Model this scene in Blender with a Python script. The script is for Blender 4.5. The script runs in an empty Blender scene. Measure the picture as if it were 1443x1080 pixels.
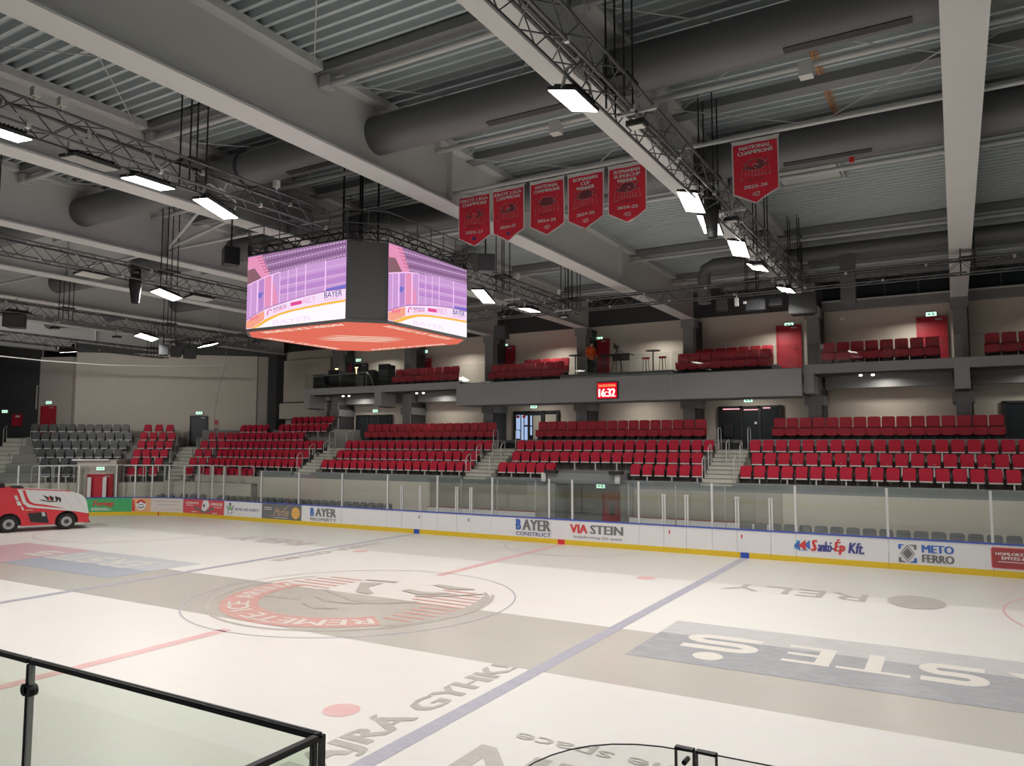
import bpy, bmesh, math, random
from mathutils import Vector, Matrix
random.seed(7)
SC = bpy.context.scene
COL = SC.collection
R = math.radians
PI = math.pi

# ------------------------------------------------------------------ camera, world, exposure
F_PX, YAW, PITCH, ROLL = 1072.98, R(30.1727), R(4.5343), R(0.0398)
CAM = Vector((14.64, -16.48, 4.27))
_f = Vector((-math.sin(YAW)*math.cos(PITCH), math.cos(YAW)*math.cos(PITCH), math.sin(PITCH)))
_r = Vector((math.cos(YAW), math.sin(YAW), 0)); _u = _r.cross(_f)
_r2 = _r*math.cos(ROLL) + _u*math.sin(ROLL); _u2 = _u*math.cos(ROLL) - _r*math.sin(ROLL)
cd = bpy.data.cameras.new('camera'); cam = bpy.data.objects.new('camera', cd); COL.objects.link(cam)
cd.sensor_fit = 'HORIZONTAL'; cd.sensor_width = 36; cd.lens = 36*F_PX/1443; cd.clip_start = .05; cd.clip_end = 300
cam.matrix_world = Matrix(((_r2.x, _u2.x, -_f.x, CAM.x), (_r2.y, _u2.y, -_f.y, CAM.y), (_r2.z, _u2.z, -_f.z, CAM.z), (0, 0, 0, 1)))
SC.camera = cam
w = bpy.data.worlds.new('world'); SC.world = w; w.use_nodes = True
w.node_tree.nodes['Background'].inputs[0].default_value = (.02, .02, .022, 1)
SC.view_settings.view_transform = 'Standard'; SC.view_settings.look = 'None'
SC.view_settings.exposure = 0.0; SC.view_settings.gamma = 1.0; SC.view_settings.use_curve_mapping = False
FLOOD_W = 184.0        # radiant power of one floodlight
FILL_W = 38.0          # power of one added fill light under or above the gallery
cy = SC.cycles
cy.use_denoising = True; cy.max_bounces = 7; cy.diffuse_bounces = 4; cy.glossy_bounces = 3
cy.transparent_max_bounces = 24; cy.sample_clamp_indirect = 4.0; cy.caustics_reflective = False; cy.caustics_refractive = False

# ------------------------------------------------------------------ materials
def lin(c): return tuple((x/12.92 if x <= .04045 else ((x+.055)/1.055)**2.4) for x in (v/255 for v in c))
def S(*c): return lin(c)
def nt(name):
    m = bpy.data.materials.new(name); m.use_nodes = True
    return m, m.node_tree.nodes, m.node_tree.links, m.node_tree.nodes['Principled BSDF']
def mat(name, col, rough=.6, metal=0.0, noise=0.0, scale=6.0, bump=0.0, spec=.5, coat=0.0):
    m, n, l, p = nt(name)
    p.inputs['Base Color'].default_value = (*col, 1); p.inputs['Roughness'].default_value = rough
    p.inputs['Metallic'].default_value = metal; p.inputs['Specular IOR Level'].default_value = spec
    p.inputs['Coat Weight'].default_value = coat
    if noise or bump:
        tc = n.new('ShaderNodeTexCoord'); t = n.new('ShaderNodeTexNoise'); t.inputs['Scale'].default_value = scale
        t.inputs['Detail'].default_value = 5; l.new(tc.outputs['Object'], t.inputs['Vector'])
        if noise:
            mx = n.new('ShaderNodeMix'); mx.data_type = 'RGBA'
            mx.inputs[6].default_value = (*[c*(1-noise) for c in col], 1)
            mx.inputs[7].default_value = (*[min(1, c*(1+noise)) for c in col], 1)
            l.new(t.outputs['Fac'], mx.inputs[0]); l.new(mx.outputs[2], p.inputs['Base Color'])
        if bump:
            b = n.new('ShaderNodeBump'); b.inputs['Strength'].default_value = bump; b.inputs['Distance'].default_value = .02
            l.new(t.outputs['Fac'], b.inputs['Height']); l.new(b.outputs['Normal'], p.inputs['Normal'])
    return m
def emit(name, col, strength=1.0, sample=False):
    m = bpy.data.materials.new(name); m.use_nodes = True; n = m.node_tree.nodes; n.clear()
    e = n.new('ShaderNodeEmission'); o = n.new('ShaderNodeOutputMaterial')
    e.inputs[0].default_value = (*col, 1); e.inputs[1].default_value = strength
    m.node_tree.links.new(e.outputs[0], o.inputs[0])
    if not sample: m.cycles.emission_sampling = 'NONE'
    return m
def glass(name, tint, gloss=.02, refl=1.0):
    m = bpy.data.materials.new(name); m.use_nodes = True; n = m.node_tree.nodes; l = m.node_tree.links; n.clear()
    tr = n.new('ShaderNodeBsdfTransparent'); tr.inputs[0].default_value = (*tint, 1)
    g = n.new('ShaderNodeBsdfGlossy'); g.inputs['Roughness'].default_value = gloss; g.inputs[0].default_value = (refl, refl, refl, 1)
    lw = n.new('ShaderNodeLayerWeight'); lw.inputs[0].default_value = .5
    pw = n.new('ShaderNodeMath'); pw.operation = 'POWER'; pw.inputs[1].default_value = 5; l.new(lw.outputs['Facing'], pw.inputs[0])
    fr = n.new('ShaderNodeMath'); fr.operation = 'MULTIPLY_ADD'; fr.inputs[1].default_value = .9; fr.inputs[2].default_value = .035; l.new(pw.outputs[0], fr.inputs[0])
    mx = n.new('ShaderNodeMixShader'); o = n.new('ShaderNodeOutputMaterial')
    l.new(fr.outputs[0], mx.inputs[0]); l.new(tr.outputs[0], mx.inputs[1]); l.new(g.outputs[0], mx.inputs[2]); l.new(mx.outputs[0], o.inputs[0])
    return m

def ice_material():
    m, n, l, p = nt('ice')
    tc = n.new('ShaderNodeTexCoord'); sp = n.new('ShaderNodeSeparateXYZ'); l.new(tc.outputs['Object'], sp.inputs[0])
    nz = n.new('ShaderNodeTexNoise'); nz.inputs['Scale'].default_value = .35; nz.inputs['Detail'].default_value = 6
    l.new(tc.outputs['Object'], nz.inputs['Vector'])
    def math_(op, a, b=None, clamp=False):
        q = n.new('ShaderNodeMath'); q.operation = op; q.use_clamp = clamp
        for i, v in enumerate((a, b)):
            if v is None: continue
            if isinstance(v, (int, float)): q.inputs[i].default_value = v
            else: l.new(v, q.inputs[i])
        return q.outputs[0]
    y = sp.outputs['Y']
    def step(y0, soft=.02):   # 1 where y > y0, over a soft edge
        return math_('MULTIPLY', math_('SUBTRACT', y, y0), 1/soft, True)
    band = math_('SUBTRACT', step(-3.55), step(.35))            # freshly flooded, still wet strip along the rink
    far = math_('MULTIPLY', step(7.2, .05), .55)                # first lap along the far boards
    near = math_('MULTIPLY', math_('SUBTRACT', step(-11.5), step(-8.9)), .3)
    wet = math_('ADD', math_('ADD', band, far), near, True)
    mx = n.new('ShaderNodeMix'); mx.data_type = 'RGBA'
    mx.inputs[6].default_value = (.76, .73, .69, 1); mx.inputs[7].default_value = (.56, .53, .475, 1)
    l.new(wet, mx.inputs[0])
    sc = n.new('ShaderNodeTexNoise'); sc.inputs['Scale'].default_value = 2.2; sc.inputs['Detail'].default_value = 8; sc.inputs['Roughness'].default_value = .7
    mp = n.new('ShaderNodeMapping'); mp.inputs['Scale'].default_value = (.5, 2.0, 1)
    l.new(tc.outputs['Object'], mp.inputs[0]); l.new(mp.outputs[0], sc.inputs['Vector'])
    m2 = n.new('ShaderNodeMix'); m2.data_type = 'RGBA'; m2.blend_type = 'MULTIPLY'; m2.inputs[0].default_value = .12
    l.new(mx.outputs[2], m2.inputs[6]); l.new(sc.outputs['Color'], m2.inputs[7])
    m3 = n.new('ShaderNodeMix'); m3.data_type = 'RGBA'; m3.blend_type = 'MIX'
    l.new(math_('MULTIPLY', nz.outputs['Fac'], .16), m3.inputs[0]); l.new(m2.outputs[2], m3.inputs[6]); m3.inputs[7].default_value = (.86, .84, .82, 1)
    l.new(m3.outputs[2], p.inputs['Base Color'])
    l.new(math_('ADD', math_('MULTIPLY', wet, -.22), .46), p.inputs['Roughness'])
    p.inputs['IOR'].default_value = 1.31; p.inputs['Specular IOR Level'].default_value = .5
    bp = n.new('ShaderNodeBump'); bp.inputs['Strength'].default_value = .06; bp.inputs['Distance'].default_value = .01
    l.new(sc.outputs['Fac'], bp.inputs['Height']); l.new(bp.outputs['Normal'], p.inputs['Normal'])
    return m
def paint_in_ice(name, col, frost_from=None, frost=0.0, rough=.38):
    # paint under the ice film: worn by skate scratches, frosted over beyond frost_from (metres across the rink)
    m, n, l, p = nt(name)
    tc = n.new('ShaderNodeTexCoord'); t = n.new('ShaderNodeTexNoise'); t.inputs['Scale'].default_value = 3.5; t.inputs['Detail'].default_value = 9; t.inputs['Roughness'].default_value = .75
    mp = n.new('ShaderNodeMapping'); mp.inputs['Scale'].default_value = (.7, 1.6, 1); l.new(tc.outputs['Object'], mp.inputs[0]); l.new(mp.outputs[0], t.inputs['Vector'])
    rp = n.new('ShaderNodeMapRange'); rp.inputs[1].default_value = .42; rp.inputs[2].default_value = .75; rp.inputs[3].default_value = .05; rp.inputs[4].default_value = .33
    l.new(t.outputs['Fac'], rp.inputs[0]); fac = rp.outputs[0]
    if frost_from is not None:
        sp = n.new('ShaderNodeSeparateXYZ'); l.new(tc.outputs['Object'], sp.inputs[0])
        a = n.new('ShaderNodeMapRange'); a.inputs[1].default_value = frost_from; a.inputs[2].default_value = frost_from+.04; a.inputs[3].default_value = 0; a.inputs[4].default_value = frost
        l.new(sp.outputs['Y'], a.inputs[0]); ad = n.new('ShaderNodeMath'); ad.operation = 'ADD'; ad.use_clamp = True
        l.new(fac, ad.inputs[0]); l.new(a.outputs[0], ad.inputs[1]); fac = ad.outputs[0]
    mx = n.new('ShaderNodeMix'); mx.data_type = 'RGBA'; mx.inputs[6].default_value = (*col, 1); mx.inputs[7].default_value = (.80, .77, .74, 1)
    l.new(fac, mx.inputs[0]); l.new(mx.outputs[2], p.inputs['Base Color'])
    p.inputs['Roughness'].default_value = rough; p.inputs['IOR'].default_value = 1.31
    return m

M = dict(
    ice=ice_material(),
    ice_red=paint_in_ice('ice red line paint', (.70, .40, .40)), ice_blue=paint_in_ice('ice blue line paint', (.38, .37, .445)),
    ice_ring=paint_in_ice('ice circle paint', (.42, .41, .46)), ice_grey=paint_in_ice('ice grey lettering', (.42, .39, .35)),
    ice_logo_red=paint_in_ice('ice emblem red', (.60, .31, .27)), ice_logo_grey=paint_in_ice('ice emblem grey', (.44, .41, .37)),
    ice_pale=paint_in_ice('ice pale lettering', (.72, .68, .62)), ice_panel=paint_in_ice('ice blue grey panel', (.36, .37, .395), .5, .42, .25),
    ice_panel_far=paint_in_ice('ice far panel', (.36, .39, .46), -.2, .35), ice_pink=paint_in_ice('ice pink panel', (.62, .38, .42)),
    ice_brown=paint_in_ice('ice faded marks', (.50, .42, .41)),
    beam=mat('grey painted steel', (.64, .645, .63), .55, noise=.04, scale=.8),
    deck=mat('grey steel roof deck', (.47, .525, .535), .5, .0),
    duct=mat('dark grey duct', (.14, .142, .145), .5, noise=.05, scale=2),
    black=mat('black metal', (.012, .012, .013), .45), dark=mat('charcoal paint', (.05, .052, .055), .6),
    truss=mat('anodised dark aluminium', (.12, .125, .13), .35, .55), alu=mat('aluminium', (.62, .62, .61), .4, .3), tube=mat('light grey tube', (.5, .51, .5), .45),
    chrome=mat('polished rim', (.42, .42, .43), .3, .7),
    conc=mat('grey concrete', (.25, .265, .27), .8, noise=.08, scale=2, bump=.05), step=mat('pale concrete step', (.58, .57, .49), .8, noise=.1, scale=5),
    tread=mat('terrace concrete', (.27, .27, .25), .85, noise=.1, scale=3),
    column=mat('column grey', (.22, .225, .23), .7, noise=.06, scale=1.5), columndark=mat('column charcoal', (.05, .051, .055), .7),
    fascia=mat('gallery fascia grey', (.38, .385, .395), .65, noise=.04, scale=1.2),
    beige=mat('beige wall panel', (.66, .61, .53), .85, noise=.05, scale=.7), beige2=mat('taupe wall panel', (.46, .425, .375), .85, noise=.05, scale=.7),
    wallgrey=mat('grey wall panel', (.22, .22, .215), .8, noise=.05, scale=.7), wallblack=mat('black end wall', (.05, .05, .052), .85),
    rubber=mat('rubber floor', (.07, .07, .072), .9), doorred=mat('red door', (.45, .022, .04), .5), doordark=mat('dark blue grey door', (.045, .055, .065), .4),
    white=mat('white board plastic', (.76, .76, .77), .35, noise=.02, scale=3), yellow=mat('yellow kick plate', (.72, .50, .025), .4),
    blue=mat('blue cap rail', (.06, .10, .46), .35), blue2=mat('blue line patch', (.03, .09, .45), .4), red=mat('red line patch', (.66, .03, .04), .4),
    post=mat('white glass post', (.60, .60, .59), .4), glass=glass('rink glass', (.93, .95, .94), .02, .9), glass2=glass('bench glass', (.93, .945, .935), .04, 1.0),
    guardglass=glass('greenish guard glass', (.905, .94, .905), .01, 1.0), clearglass=glass('clear bench glass', (.955, .962, .955), .01, 1.0),
    seatred=mat('red seat plastic', (.56, .024, .055), .62, spec=.22), seatdark=mat('seat bracket', (.02, .02, .022), .5), seatbar=mat('pale seat beam', (.78, .75, .72), .5),
    seatchar=mat('charcoal seat plastic', (.05, .052, .056), .42), seatgrey=mat('grey seat plastic', (.19, .195, .20), .5),
    vip=mat('red upholstery', (.58, .035, .06), .62), screen_frame=mat('scoreboard casing', (.085, .085, .085), .6),
    ad_green=mat('green advert', (.07, .42, .16), .4), ad_orange=mat('orange advert', (.80, .42, .22), .4, noise=.25, scale=2), ad_pale=mat('pale advert', (.72, .66, .62), .4),
    ad_red=mat('red advert', (.66, .085, .10), .4), ad_grey=mat('dark grey advert', (.16, .165, .17), .4), ad_maroon=mat('dull red sign', (.36, .06, .06), .4),
    t_grey=mat('grey print', (.17, .17, .175), .5), t_blue=mat('blue print', (.05, .14, .48), .5), t_navy=mat('navy print', (.06, .06, .26), .5), t_red=mat('red print', (.62, .05, .05), .5),
    t_white=mat('white print', (.8, .8, .8), .5), t_cyan=mat('light blue print', (.16, .42, .72), .5), t_gold=mat('gold print', (.62, .42, .26), .5), t_disc=mat('orange print', (.76, .42, .10), .5),
    t_black=mat('black print', (.02, .02, .02), .5), t_green=mat('green print', (.2, .5, .12), .5),
    cloth_red=mat('red banner cloth', (.78, .03, .06), .75), cloth_white=mat('white banner hem', (.80, .78, .76), .75), cloth_dark=mat('banner dark print', (.22, .055, .075), .75), cloth_pink=mat('banner pink print', (.62, .28, .28), .75),
    zam_red=mat('red vehicle paint', (.66, .015, .03), .3, coat=.5), zam_white=mat('white vehicle paint', (.70, .70, .69), .35, coat=.3), tyre=mat('tyre rubber', (.018, .018, .018), .8),
    cable_orange=mat('orange cable wrap', (.55, .25, .1), .7), blackbox=mat('black box', (.02, .02, .021), .55), glassdark=mat('dark glazing', (.03, .037, .042), .12), pvc=mat('white plastic box', (.7, .7, .67), .5),
    jacket=mat('orange jacket cloth', (.75, .10, .02), .8), skin=mat('skin', (.5, .28, .2), .6), trousers=mat('dark trousers', (.02, .02, .025), .8), hair=mat('dark hair', (.02, .014, .01), .7),
    lamp=emit('floodlight face', (1, .97, .90), 14), lamp_off=mat('unlit lamp lens', (.5, .5, .48), .2), exit=emit('exit sign face', (.62, 1.0, .78), 1.3), exit_w=emit('exit pictogram', (.02, .35, .12), .8),
    led_red=emit('clock red led', (.80, .004, .02), 1.0), led_white=emit('clock digits', (1, .80, .74), 1.5), led_orange=emit('clock date', (1, .32, .12), 1.3),
    window_day=emit('daylight behind glass', (.42, .56, .85), .9), downlight=emit('downlight face', (1, .8, .55), 6), warm=emit('small warm lamp', (1, .55, .25), 4), striplight=emit('pink strip light', (1, .45, .5), 1.4),
)

# ------------------------------------------------------------------ mesh builder
class MB:
    def __init__(s): s.v = []; s.f = []; s.m = []; s.smooth = []
    def add(s, vs, fs, m=0, sm=False):
        o = len(s.v); s.v += [tuple(v) for v in vs]
        for f in fs: s.f.append(tuple(i+o for i in f)); s.m.append(m); s.smooth.append(sm)
        return s
    def box(s, x0, x1, y0, y1, z0, z1, m=0, T=None):
        vs = [Vector((x, y, z)) for z in (z0, z1) for y in (y0, y1) for x in (x0, x1)]
        if T: vs = [T @ v for v in vs]
        return s.add(vs, [(0, 2, 3, 1), (4, 5, 7, 6), (0, 1, 5, 4), (2, 6, 7, 3), (0, 4, 6, 2), (1, 3, 7, 5)], m)
    def cbox(s, c, sz, m=0, T=None):
        return s.box(c[0]-sz[0]/2, c[0]+sz[0]/2, c[1]-sz[1]/2, c[1]+sz[1]/2, c[2]-sz[2]/2, c[2]+sz[2]/2, m, T)
    def tube(s, pts, r, n=8, m=0, cap=True, sm=True):
        pts = [Vector(p) for p in pts]; rings = []; prev = None
        for i, p in enumerate(pts):
            d = (pts[min(i+1, len(pts)-1)]-pts[max(i-1, 0)]).normalized()
            if prev is None: a = d.orthogonal().normalized()
            else: a = (prev-d*prev.dot(d)); a = a.normalized() if a.length > 1e-6 else d.orthogonal().normalized()
            prev = a; b = d.cross(a); rr = r[i] if isinstance(r, (list, tuple)) else r
            rings.append([p+(a*math.cos(t)+b*math.sin(t))*rr for t in (2*PI*k/n for k in range(n))])
        vs = [v for q in rings for v in q]; fs = []
        for i in range(len(pts)-1):
            for k in range(n):
                fs.append((i*n+k, i*n+(k+1) % n, (i+1)*n+(k+1) % n, (i+1)*n+k))
        s.add(vs, fs, m, sm)
        if cap: s.add(rings[0], [tuple(range(n))[::-1]], m); s.add(rings[-1], [tuple(range(n))], m)
        return s
    def prism(s, poly, d0, d1, T, m=0):
        # polygon (u,v) extruded along w from d0 to d1; T maps (u,v,w) to the object
        n = len(poly); a = [T @ Vector((p[0], p[1], d0)) for p in poly]; b = [T @ Vector((p[0], p[1], d1)) for p in poly]
        s.add(a+b, [tuple(range(n))[::-1], tuple(range(n, 2*n))]+[(i, (i+1) % n, n+(i+1) % n, n+i) for i in range(n)], m); return s
    def poly(s, vs, m=0): return s.add(vs, [tuple(range(len(vs)))], m)
    def build(s, name, mats, parent=None, loc=None, tri=False):
        me = bpy.data.meshes.new(name); me.from_pydata(s.v, [], s.f)
        for mm in (mats if isinstance(mats, (list, tuple)) else [mats]): me.materials.append(M[mm] if isinstance(mm, str) else mm)
        me.polygons.foreach_set('material_index', s.m); me.polygons.foreach_set('use_smooth', s.smooth); me.update()
        bm = bmesh.new(); bm.from_mesh(me); bmesh.ops.recalc_face_normals(bm, faces=bm.faces[:]) if not tri else None
        bm.to_mesh(me); bm.free()
        return link(name, me, parent, loc)
def link(name, me, parent=None, loc=None):
    o = bpy.data.objects.new(name, me); COL.objects.link(o)
    if parent is not None: o.parent = parent
    if loc is not None: o.location = loc
    return o
def thing(name, label, cat, loc=(0, 0, 0), rot=0, group=None):
    o = bpy.data.objects.new(name, None); COL.objects.link(o); o.empty_display_size = .1
    o.location = loc; o.rotation_euler = (0, 0, rot) if not isinstance(rot, tuple) else rot
    return tag(o, label, cat, group)
def tag(o, label, cat, group=None):
    o['label'] = label; o['category'] = cat
    if group: o['group'] = group
    return o
def struct(o, label=None):
    o['kind'] = 'structure'
    if label: o['label'] = label
    return o
def stuff(o): o['kind'] = 'stuff'; return o
def sbox(name, m, *a, label=None): return struct(MB().box(*a).build(name, m), label)
def I4(): return Matrix.Identity(4)
def frame(o, x, y, z=None):
    x = Vector(x); y = Vector(y); z = x.cross(y) if z is None else Vector(z)
    return Matrix(((x.x, y.x, z.x, o[0]), (x.y, y.y, z.y, o[1]), (x.z, y.z, z.z, o[2]), (0, 0, 0, 1)))
ORD = 'zeroth first second third fourth fifth sixth seventh eighth ninth tenth eleventh twelfth thirteenth fourteenth fifteenth sixteenth seventeenth eighteenth nineteenth twentieth'.split()
def nth(i): return ORD[i] if i < len(ORD) else 'twenty-'+ORD[i-20]
def rounded(w, h, r, n=4, cx=0, cy=0):
    out = []
    for (sx, sy, a0) in ((1, 1, 0), (-1, 1, 90), (-1, -1, 180), (1, -1, 270)):
        for k in range(n+1):
            a = R(a0+90*k/n); out.append((cx+sx*(w/2-r)+r*math.cos(a), cy+sy*(h/2-r)+r*math.sin(a)))
    return out

# lettering: outlines of the built-in font as flat meshes, fitted to a box
_tc = {}
def text_mesh(body, bold=0.0):
    bold = 0.0
    k = (body, bold)
    if k not in _tc:
        c = bpy.data.curves.new('lettering', 'FONT'); c.body = body; c.offset = bold; c.resolution_u = 2; c.fill_mode = 'FRONT'
        o = bpy.data.objects.new('lettering', c)
        me = o.to_mesh(); vs = [v.co.copy() for v in me.vertices]; fs = [tuple(p.vertices) for p in me.polygons]; o.to_mesh_clear()
        bpy.data.objects.remove(o); bpy.data.curves.remove(c)
        x0 = min(v.x for v in vs); x1 = max(v.x for v in vs); y0 = min(v.y for v in vs); y1 = max(v.y for v in vs)
        _tc[k] = ([((v.x-x0)/(x1-x0), (v.y-y0)/(y1-y0)) for v in vs], fs)
    return _tc[k]
def text(mb, body, place, x0, y0, w, h, m=0, bold=.02, slant=0.0):
    vs, fs = text_mesh(body)
    o = Vector(place(x0, y0)); nn = (Vector(place(x0+.01, y0))-o).cross(Vector(place(x0, y0+.01))-o).normalized(); k = 0
    d = min(2.4*bold, .075)*h
    for dx in ((-1, 0, 1) if d > 0 else (0,)):
        mb.add([Vector(place(x0+d+u*(w-2*d)+dx*d+slant*v*h, y0+v*h))+nn*.0006*dx for u, v in vs], fs, m)
    return mb
def flat(mb, pts, place, m=0): mb.poly([place(*p) for p in pts], m); return mb
def ribbon(mb, pts, wd, place, m=0):
    # polyline strip in the plane
    P = [Vector(p) for p in pts]; L = []; Rr = []
    for i, p in enumerate(P):
        d = (P[min(i+1, len(P)-1)]-P[max(i-1, 0)]).normalized(); nn = Vector((-d.y, d.x))
        ww = wd[i] if isinstance(wd, (list, tuple)) else wd
        L.append(p+nn*ww/2); Rr.append(p-nn*ww/2)
    n = len(P); mb.add([place(*v) for v in L+Rr], [(i, n+i, n+i+1, i+1) for i in range(n-1)], m); return mb

# ================================================================== light: floodlights (built further down share these places)
FLOODS = [  # x, y, z, lit, name of the truss it hangs from
    (9.55, -5.77, 9.75, 1, 'A'), (9.55, .55, 9.85, 1, 'A'), (9.55, 2.1, 9.7, 1, 'A'), (9.55, 5.0, 9.75, 1, 'A'), (9.55, 7.4, 9.7, 1, 'A'), (9.6, 11.7, 9.75, 1, 'A'),
    (9.55, -11.5, 9.75, 1, 'A'), (9.55, -13.8, 9.75, 1, 'A'),
    (.75, 5.45, 9.32, 1, 'B'), (.75, 8.75, 9.35, 1, 'B'), (.75, -5.57, 9.42, 1, 'B'), (.75, -7.2, 9.5, 1, 'B'), (.75, -8.4, 9.52, 0, 'B'), (.75, -10.0, 9.55, 1, 'B'), (.75, -12.4, 9.55, 1, 'B'),
    (-8.2, -2.98, 9.43, 0, 'C'), (-8.2, -.4, 9.26, 1, 'C'), (-8.2, .9, 9.35, 0, 'C'), (-8.2, -9.5, 9.4, 1, 'C'), (-8.2, -11.5, 9.4, 1, 'C'), (-8.2, 7.0, 9.4, 1, 'C'),
    (-17.2, 5.0, 9.1, 1, 'D'), (-17.2, 8.33, 9.1, 1, 'D'), (-17.2, -.6, 9.35, 0, 'D'), (-17.2, -8, 9.2, 1, 'D'), (-17.2, -12, 9.2, 1, 'D'),
    (-25.7, .3, 9.15, 1, 'F'), (-25.7, 6.18, 9.15, 1, 'F'), (-25.7, -3, 9.15, 1, 'F'), (-25.7, -9, 9.15, 1, 'F'),  # all but the second are added, unseen, to brighten the left end
    (18.7, -8, 9.7, 1, 'E'), (18.7, -2, 9.7, 1, 'E'), (18.7, 4, 9.7, 1, 'E'), (18.7, 10, 9.7, 1, 'E'), (18.7, -12.5, 9.7, 1, 'E'),
]
def area(name, loc, sx, sy, power, col, spread=180, rot=(0, 0, 0)):
    ld = bpy.data.lights.new(name, 'AREA'); ld.shape = 'RECTANGLE'; ld.size = sx; ld.size_y = sy; ld.energy = power; ld.color = col; ld.spread = R(spread)
    o = bpy.data.objects.new(name, ld); COL.objects.link(o); o.location = loc; o.rotation_euler = rot
    return o
FL_TILT = {'A': R(14), 'B': R(6), 'C': R(-6), 'D': R(-10), 'E': R(14), 'F': R(28)}
FL_POW = {'A': .88, 'B': .93, 'C': 1.35, 'D': 1.3, 'E': .85, 'F': 1.0}
FL_DIM = {(9.55, -13.8): .5, (9.55, -11.5): .7, (.75, -12.4): .4, (.75, -10.0): .5, (.75, -7.2): .5, (.75, -5.57): .75, (-8.2, -11.5): .7, (-8.2, -9.5): .85, (-17.2, 8.33): .75, (-17.2, 5.0): 1.15, (-25.7, 6.18): .6, (-25.7, .3): 1.7, (-25.7, -3): 3.2, (-25.7, -9): 3.2}
WALL_AIM = {(-25.7, -3): (-34.5, 16.5, 8.3), (-25.7, -9): (-32.5, 18.5, 8.3)}   # two added unseen floods that brighten the corner wall
FL_NOD = {(-25.7, 6.18): R(10), (-25.7, .3): R(32), (-17.2, 8.33): R(15), (9.55, .55): R(-15), (9.55, 2.1): R(-16), (9.55, 5.0): R(-16), (.75, 5.45): R(-22), (.75, -5.57): R(-14), (-8.2, -.4): R(-12), (-17.2, 5.0): R(-10)}
for i, (x, y, z, on, tr) in enumerate(FLOODS):
    if (x, y) in WALL_AIM:
        lo = area('floodlight_beam', (x, y, z-.05), .36, .66, FLOOD_W*11, (1, .975, .94), 58); lo.rotation_euler = (Vector(WALL_AIM[x, y])-Vector((x, y, z))).to_track_quat('-Z', 'Y').to_euler(); FL_NOD[x, y] = lo.rotation_euler.copy()
    elif on: area('floodlight_beam', (x, y, z-.05), .36, .66, FLOOD_W*FL_POW[tr]*FL_DIM.get((x, y), 1), (1, .975, .94), 160, (FL_NOD.get((x, y), 0), FL_TILT[tr], 0))

# ================================================================== floor and ice markings
W, XC, RC = 12.88, -23.5, 8.5
XEND = XC-RC
def bpt(s, off=0.0):
    # point on the far boards; s runs leftwards along them, 0 where the corner begins; off > 0 moves towards the stands
    if s < 0: return Vector((XC-s, W+off, 0))
    a = PI/2+s/RC
    if a <= PI: return Vector((XC+(RC+off)*math.cos(a), W-RC+(RC+off)*math.sin(a), 0))
    return Vector((XC-RC-off, W-RC-(s-RC*PI/2), 0))
def bnorm(s):
    if s < 0: return Vector((0, 1, 0))
    a = min(PI/2+s/RC, PI); return Vector((math.cos(a), math.sin(a), 0))
outline = [(30, W)]+[tuple(bpt(s)[:2]) for s in [RC*PI/2*k/16 for k in range(17)]]
outline += [(x, -y) for x, y in outline[::-1]]
mb = MB(); mb.poly([(x, y, 0) for x, y in outline]); floor = struct(mb.build('floor', 'ice'), 'white rink ice with wet darker strip')
sbox('floor', 'rubber', -46, 31, -26, 23.2, -.3, -.03, label='dark rubber flooring around the rink')
Z = .004
def fl(x, y, z=Z): return (x, y, z)
def part(mb, name, m, parent): return mb.build(name, m, parent, tri=True)
for ya, yb in ((-W+.1, -4.3), (4.0, W-.05)): part(flat(MB(), [(-.15, ya), (.15, ya), (.15, yb), (-.15, yb)], fl), 'centre_line', 'ice_red', floor)
for x in (-7.65, 7.65): part(flat(MB(), [(x-.15, -W+.1), (x+.15, -W+.1), (x+.15, W-.05), (x-.15, W-.05)], fl), 'blue_line', 'ice_blue', floor)
def arc(r, a0, a1, n=96, cx=0, cy=0): return [(cx+r*math.cos(R(a0+(a1-a0)*k/n)), cy+r*math.sin(R(a0+(a1-a0)*k/n))) for k in range(n+1)]
part(ribbon(MB(), arc(4.47, 0, 360), .05, fl), 'face_off_circle', 'ice_ring', floor)
mb = MB(); ribbon(mb, arc(3.84, 150, 395, 80), [.10+.0*k for k in range(81)], lambda x, y: fl(x, y, .005))
ribbon(mb, arc(3.66, -38, 42, 40), [.02+.42*math.sin(PI*k/40) for k in range(41)], lambda x, y: fl(x, y, .0062)); part(mb, 'emblem_outer_ring', 'ice_logo_grey', floor)
mb = MB(); ribbon(mb, arc(3.05, 168, 322, 64), .98, lambda x, y: fl(x, y, .005))
part(mb, 'emblem_red_band', 'ice_logo_red', floor)
mb = MB()
for k in range(11):
    yy = -1.55+.36*k
    for sx in (-1, 1):
        if sx < 0 and yy < .35: continue
        xo = math.sqrt(max(0, 3.5**2-yy*yy)); xi = 2.35 if sx > 0 and yy < .2 else 1.55
        if xo > xi: ribbon(mb, [(sx*xi, yy), (sx*xo, yy)], .13, lambda x, y: fl(x, y, .0056))
part(mb, 'emblem_stripes', 'ice_logo_red', floor)
mb = MB(); ph0 = -40
def ringplace(x, y):
    rr = 2.78+y; ph = R(ph0)-x/3.05
    return (rr*math.cos(ph), rr*math.sin(ph), .007)
for body, x0, wd in (('REMETE', 0, 3.55), ('ICE', 4.0, 1.25), ('ARENA', 5.65, 2.55)): text(mb, body, ringplace, x0, 0, wd, .56, bold=.012)
part(mb, 'emblem_lettering', 'ice_pale', floor)
mb = MB()   # loose grey figure of the emblem: stick, blade, body and head masses
EMZ = [.006]
def em(x, y): return fl(x, y, EMZ[0])
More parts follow.
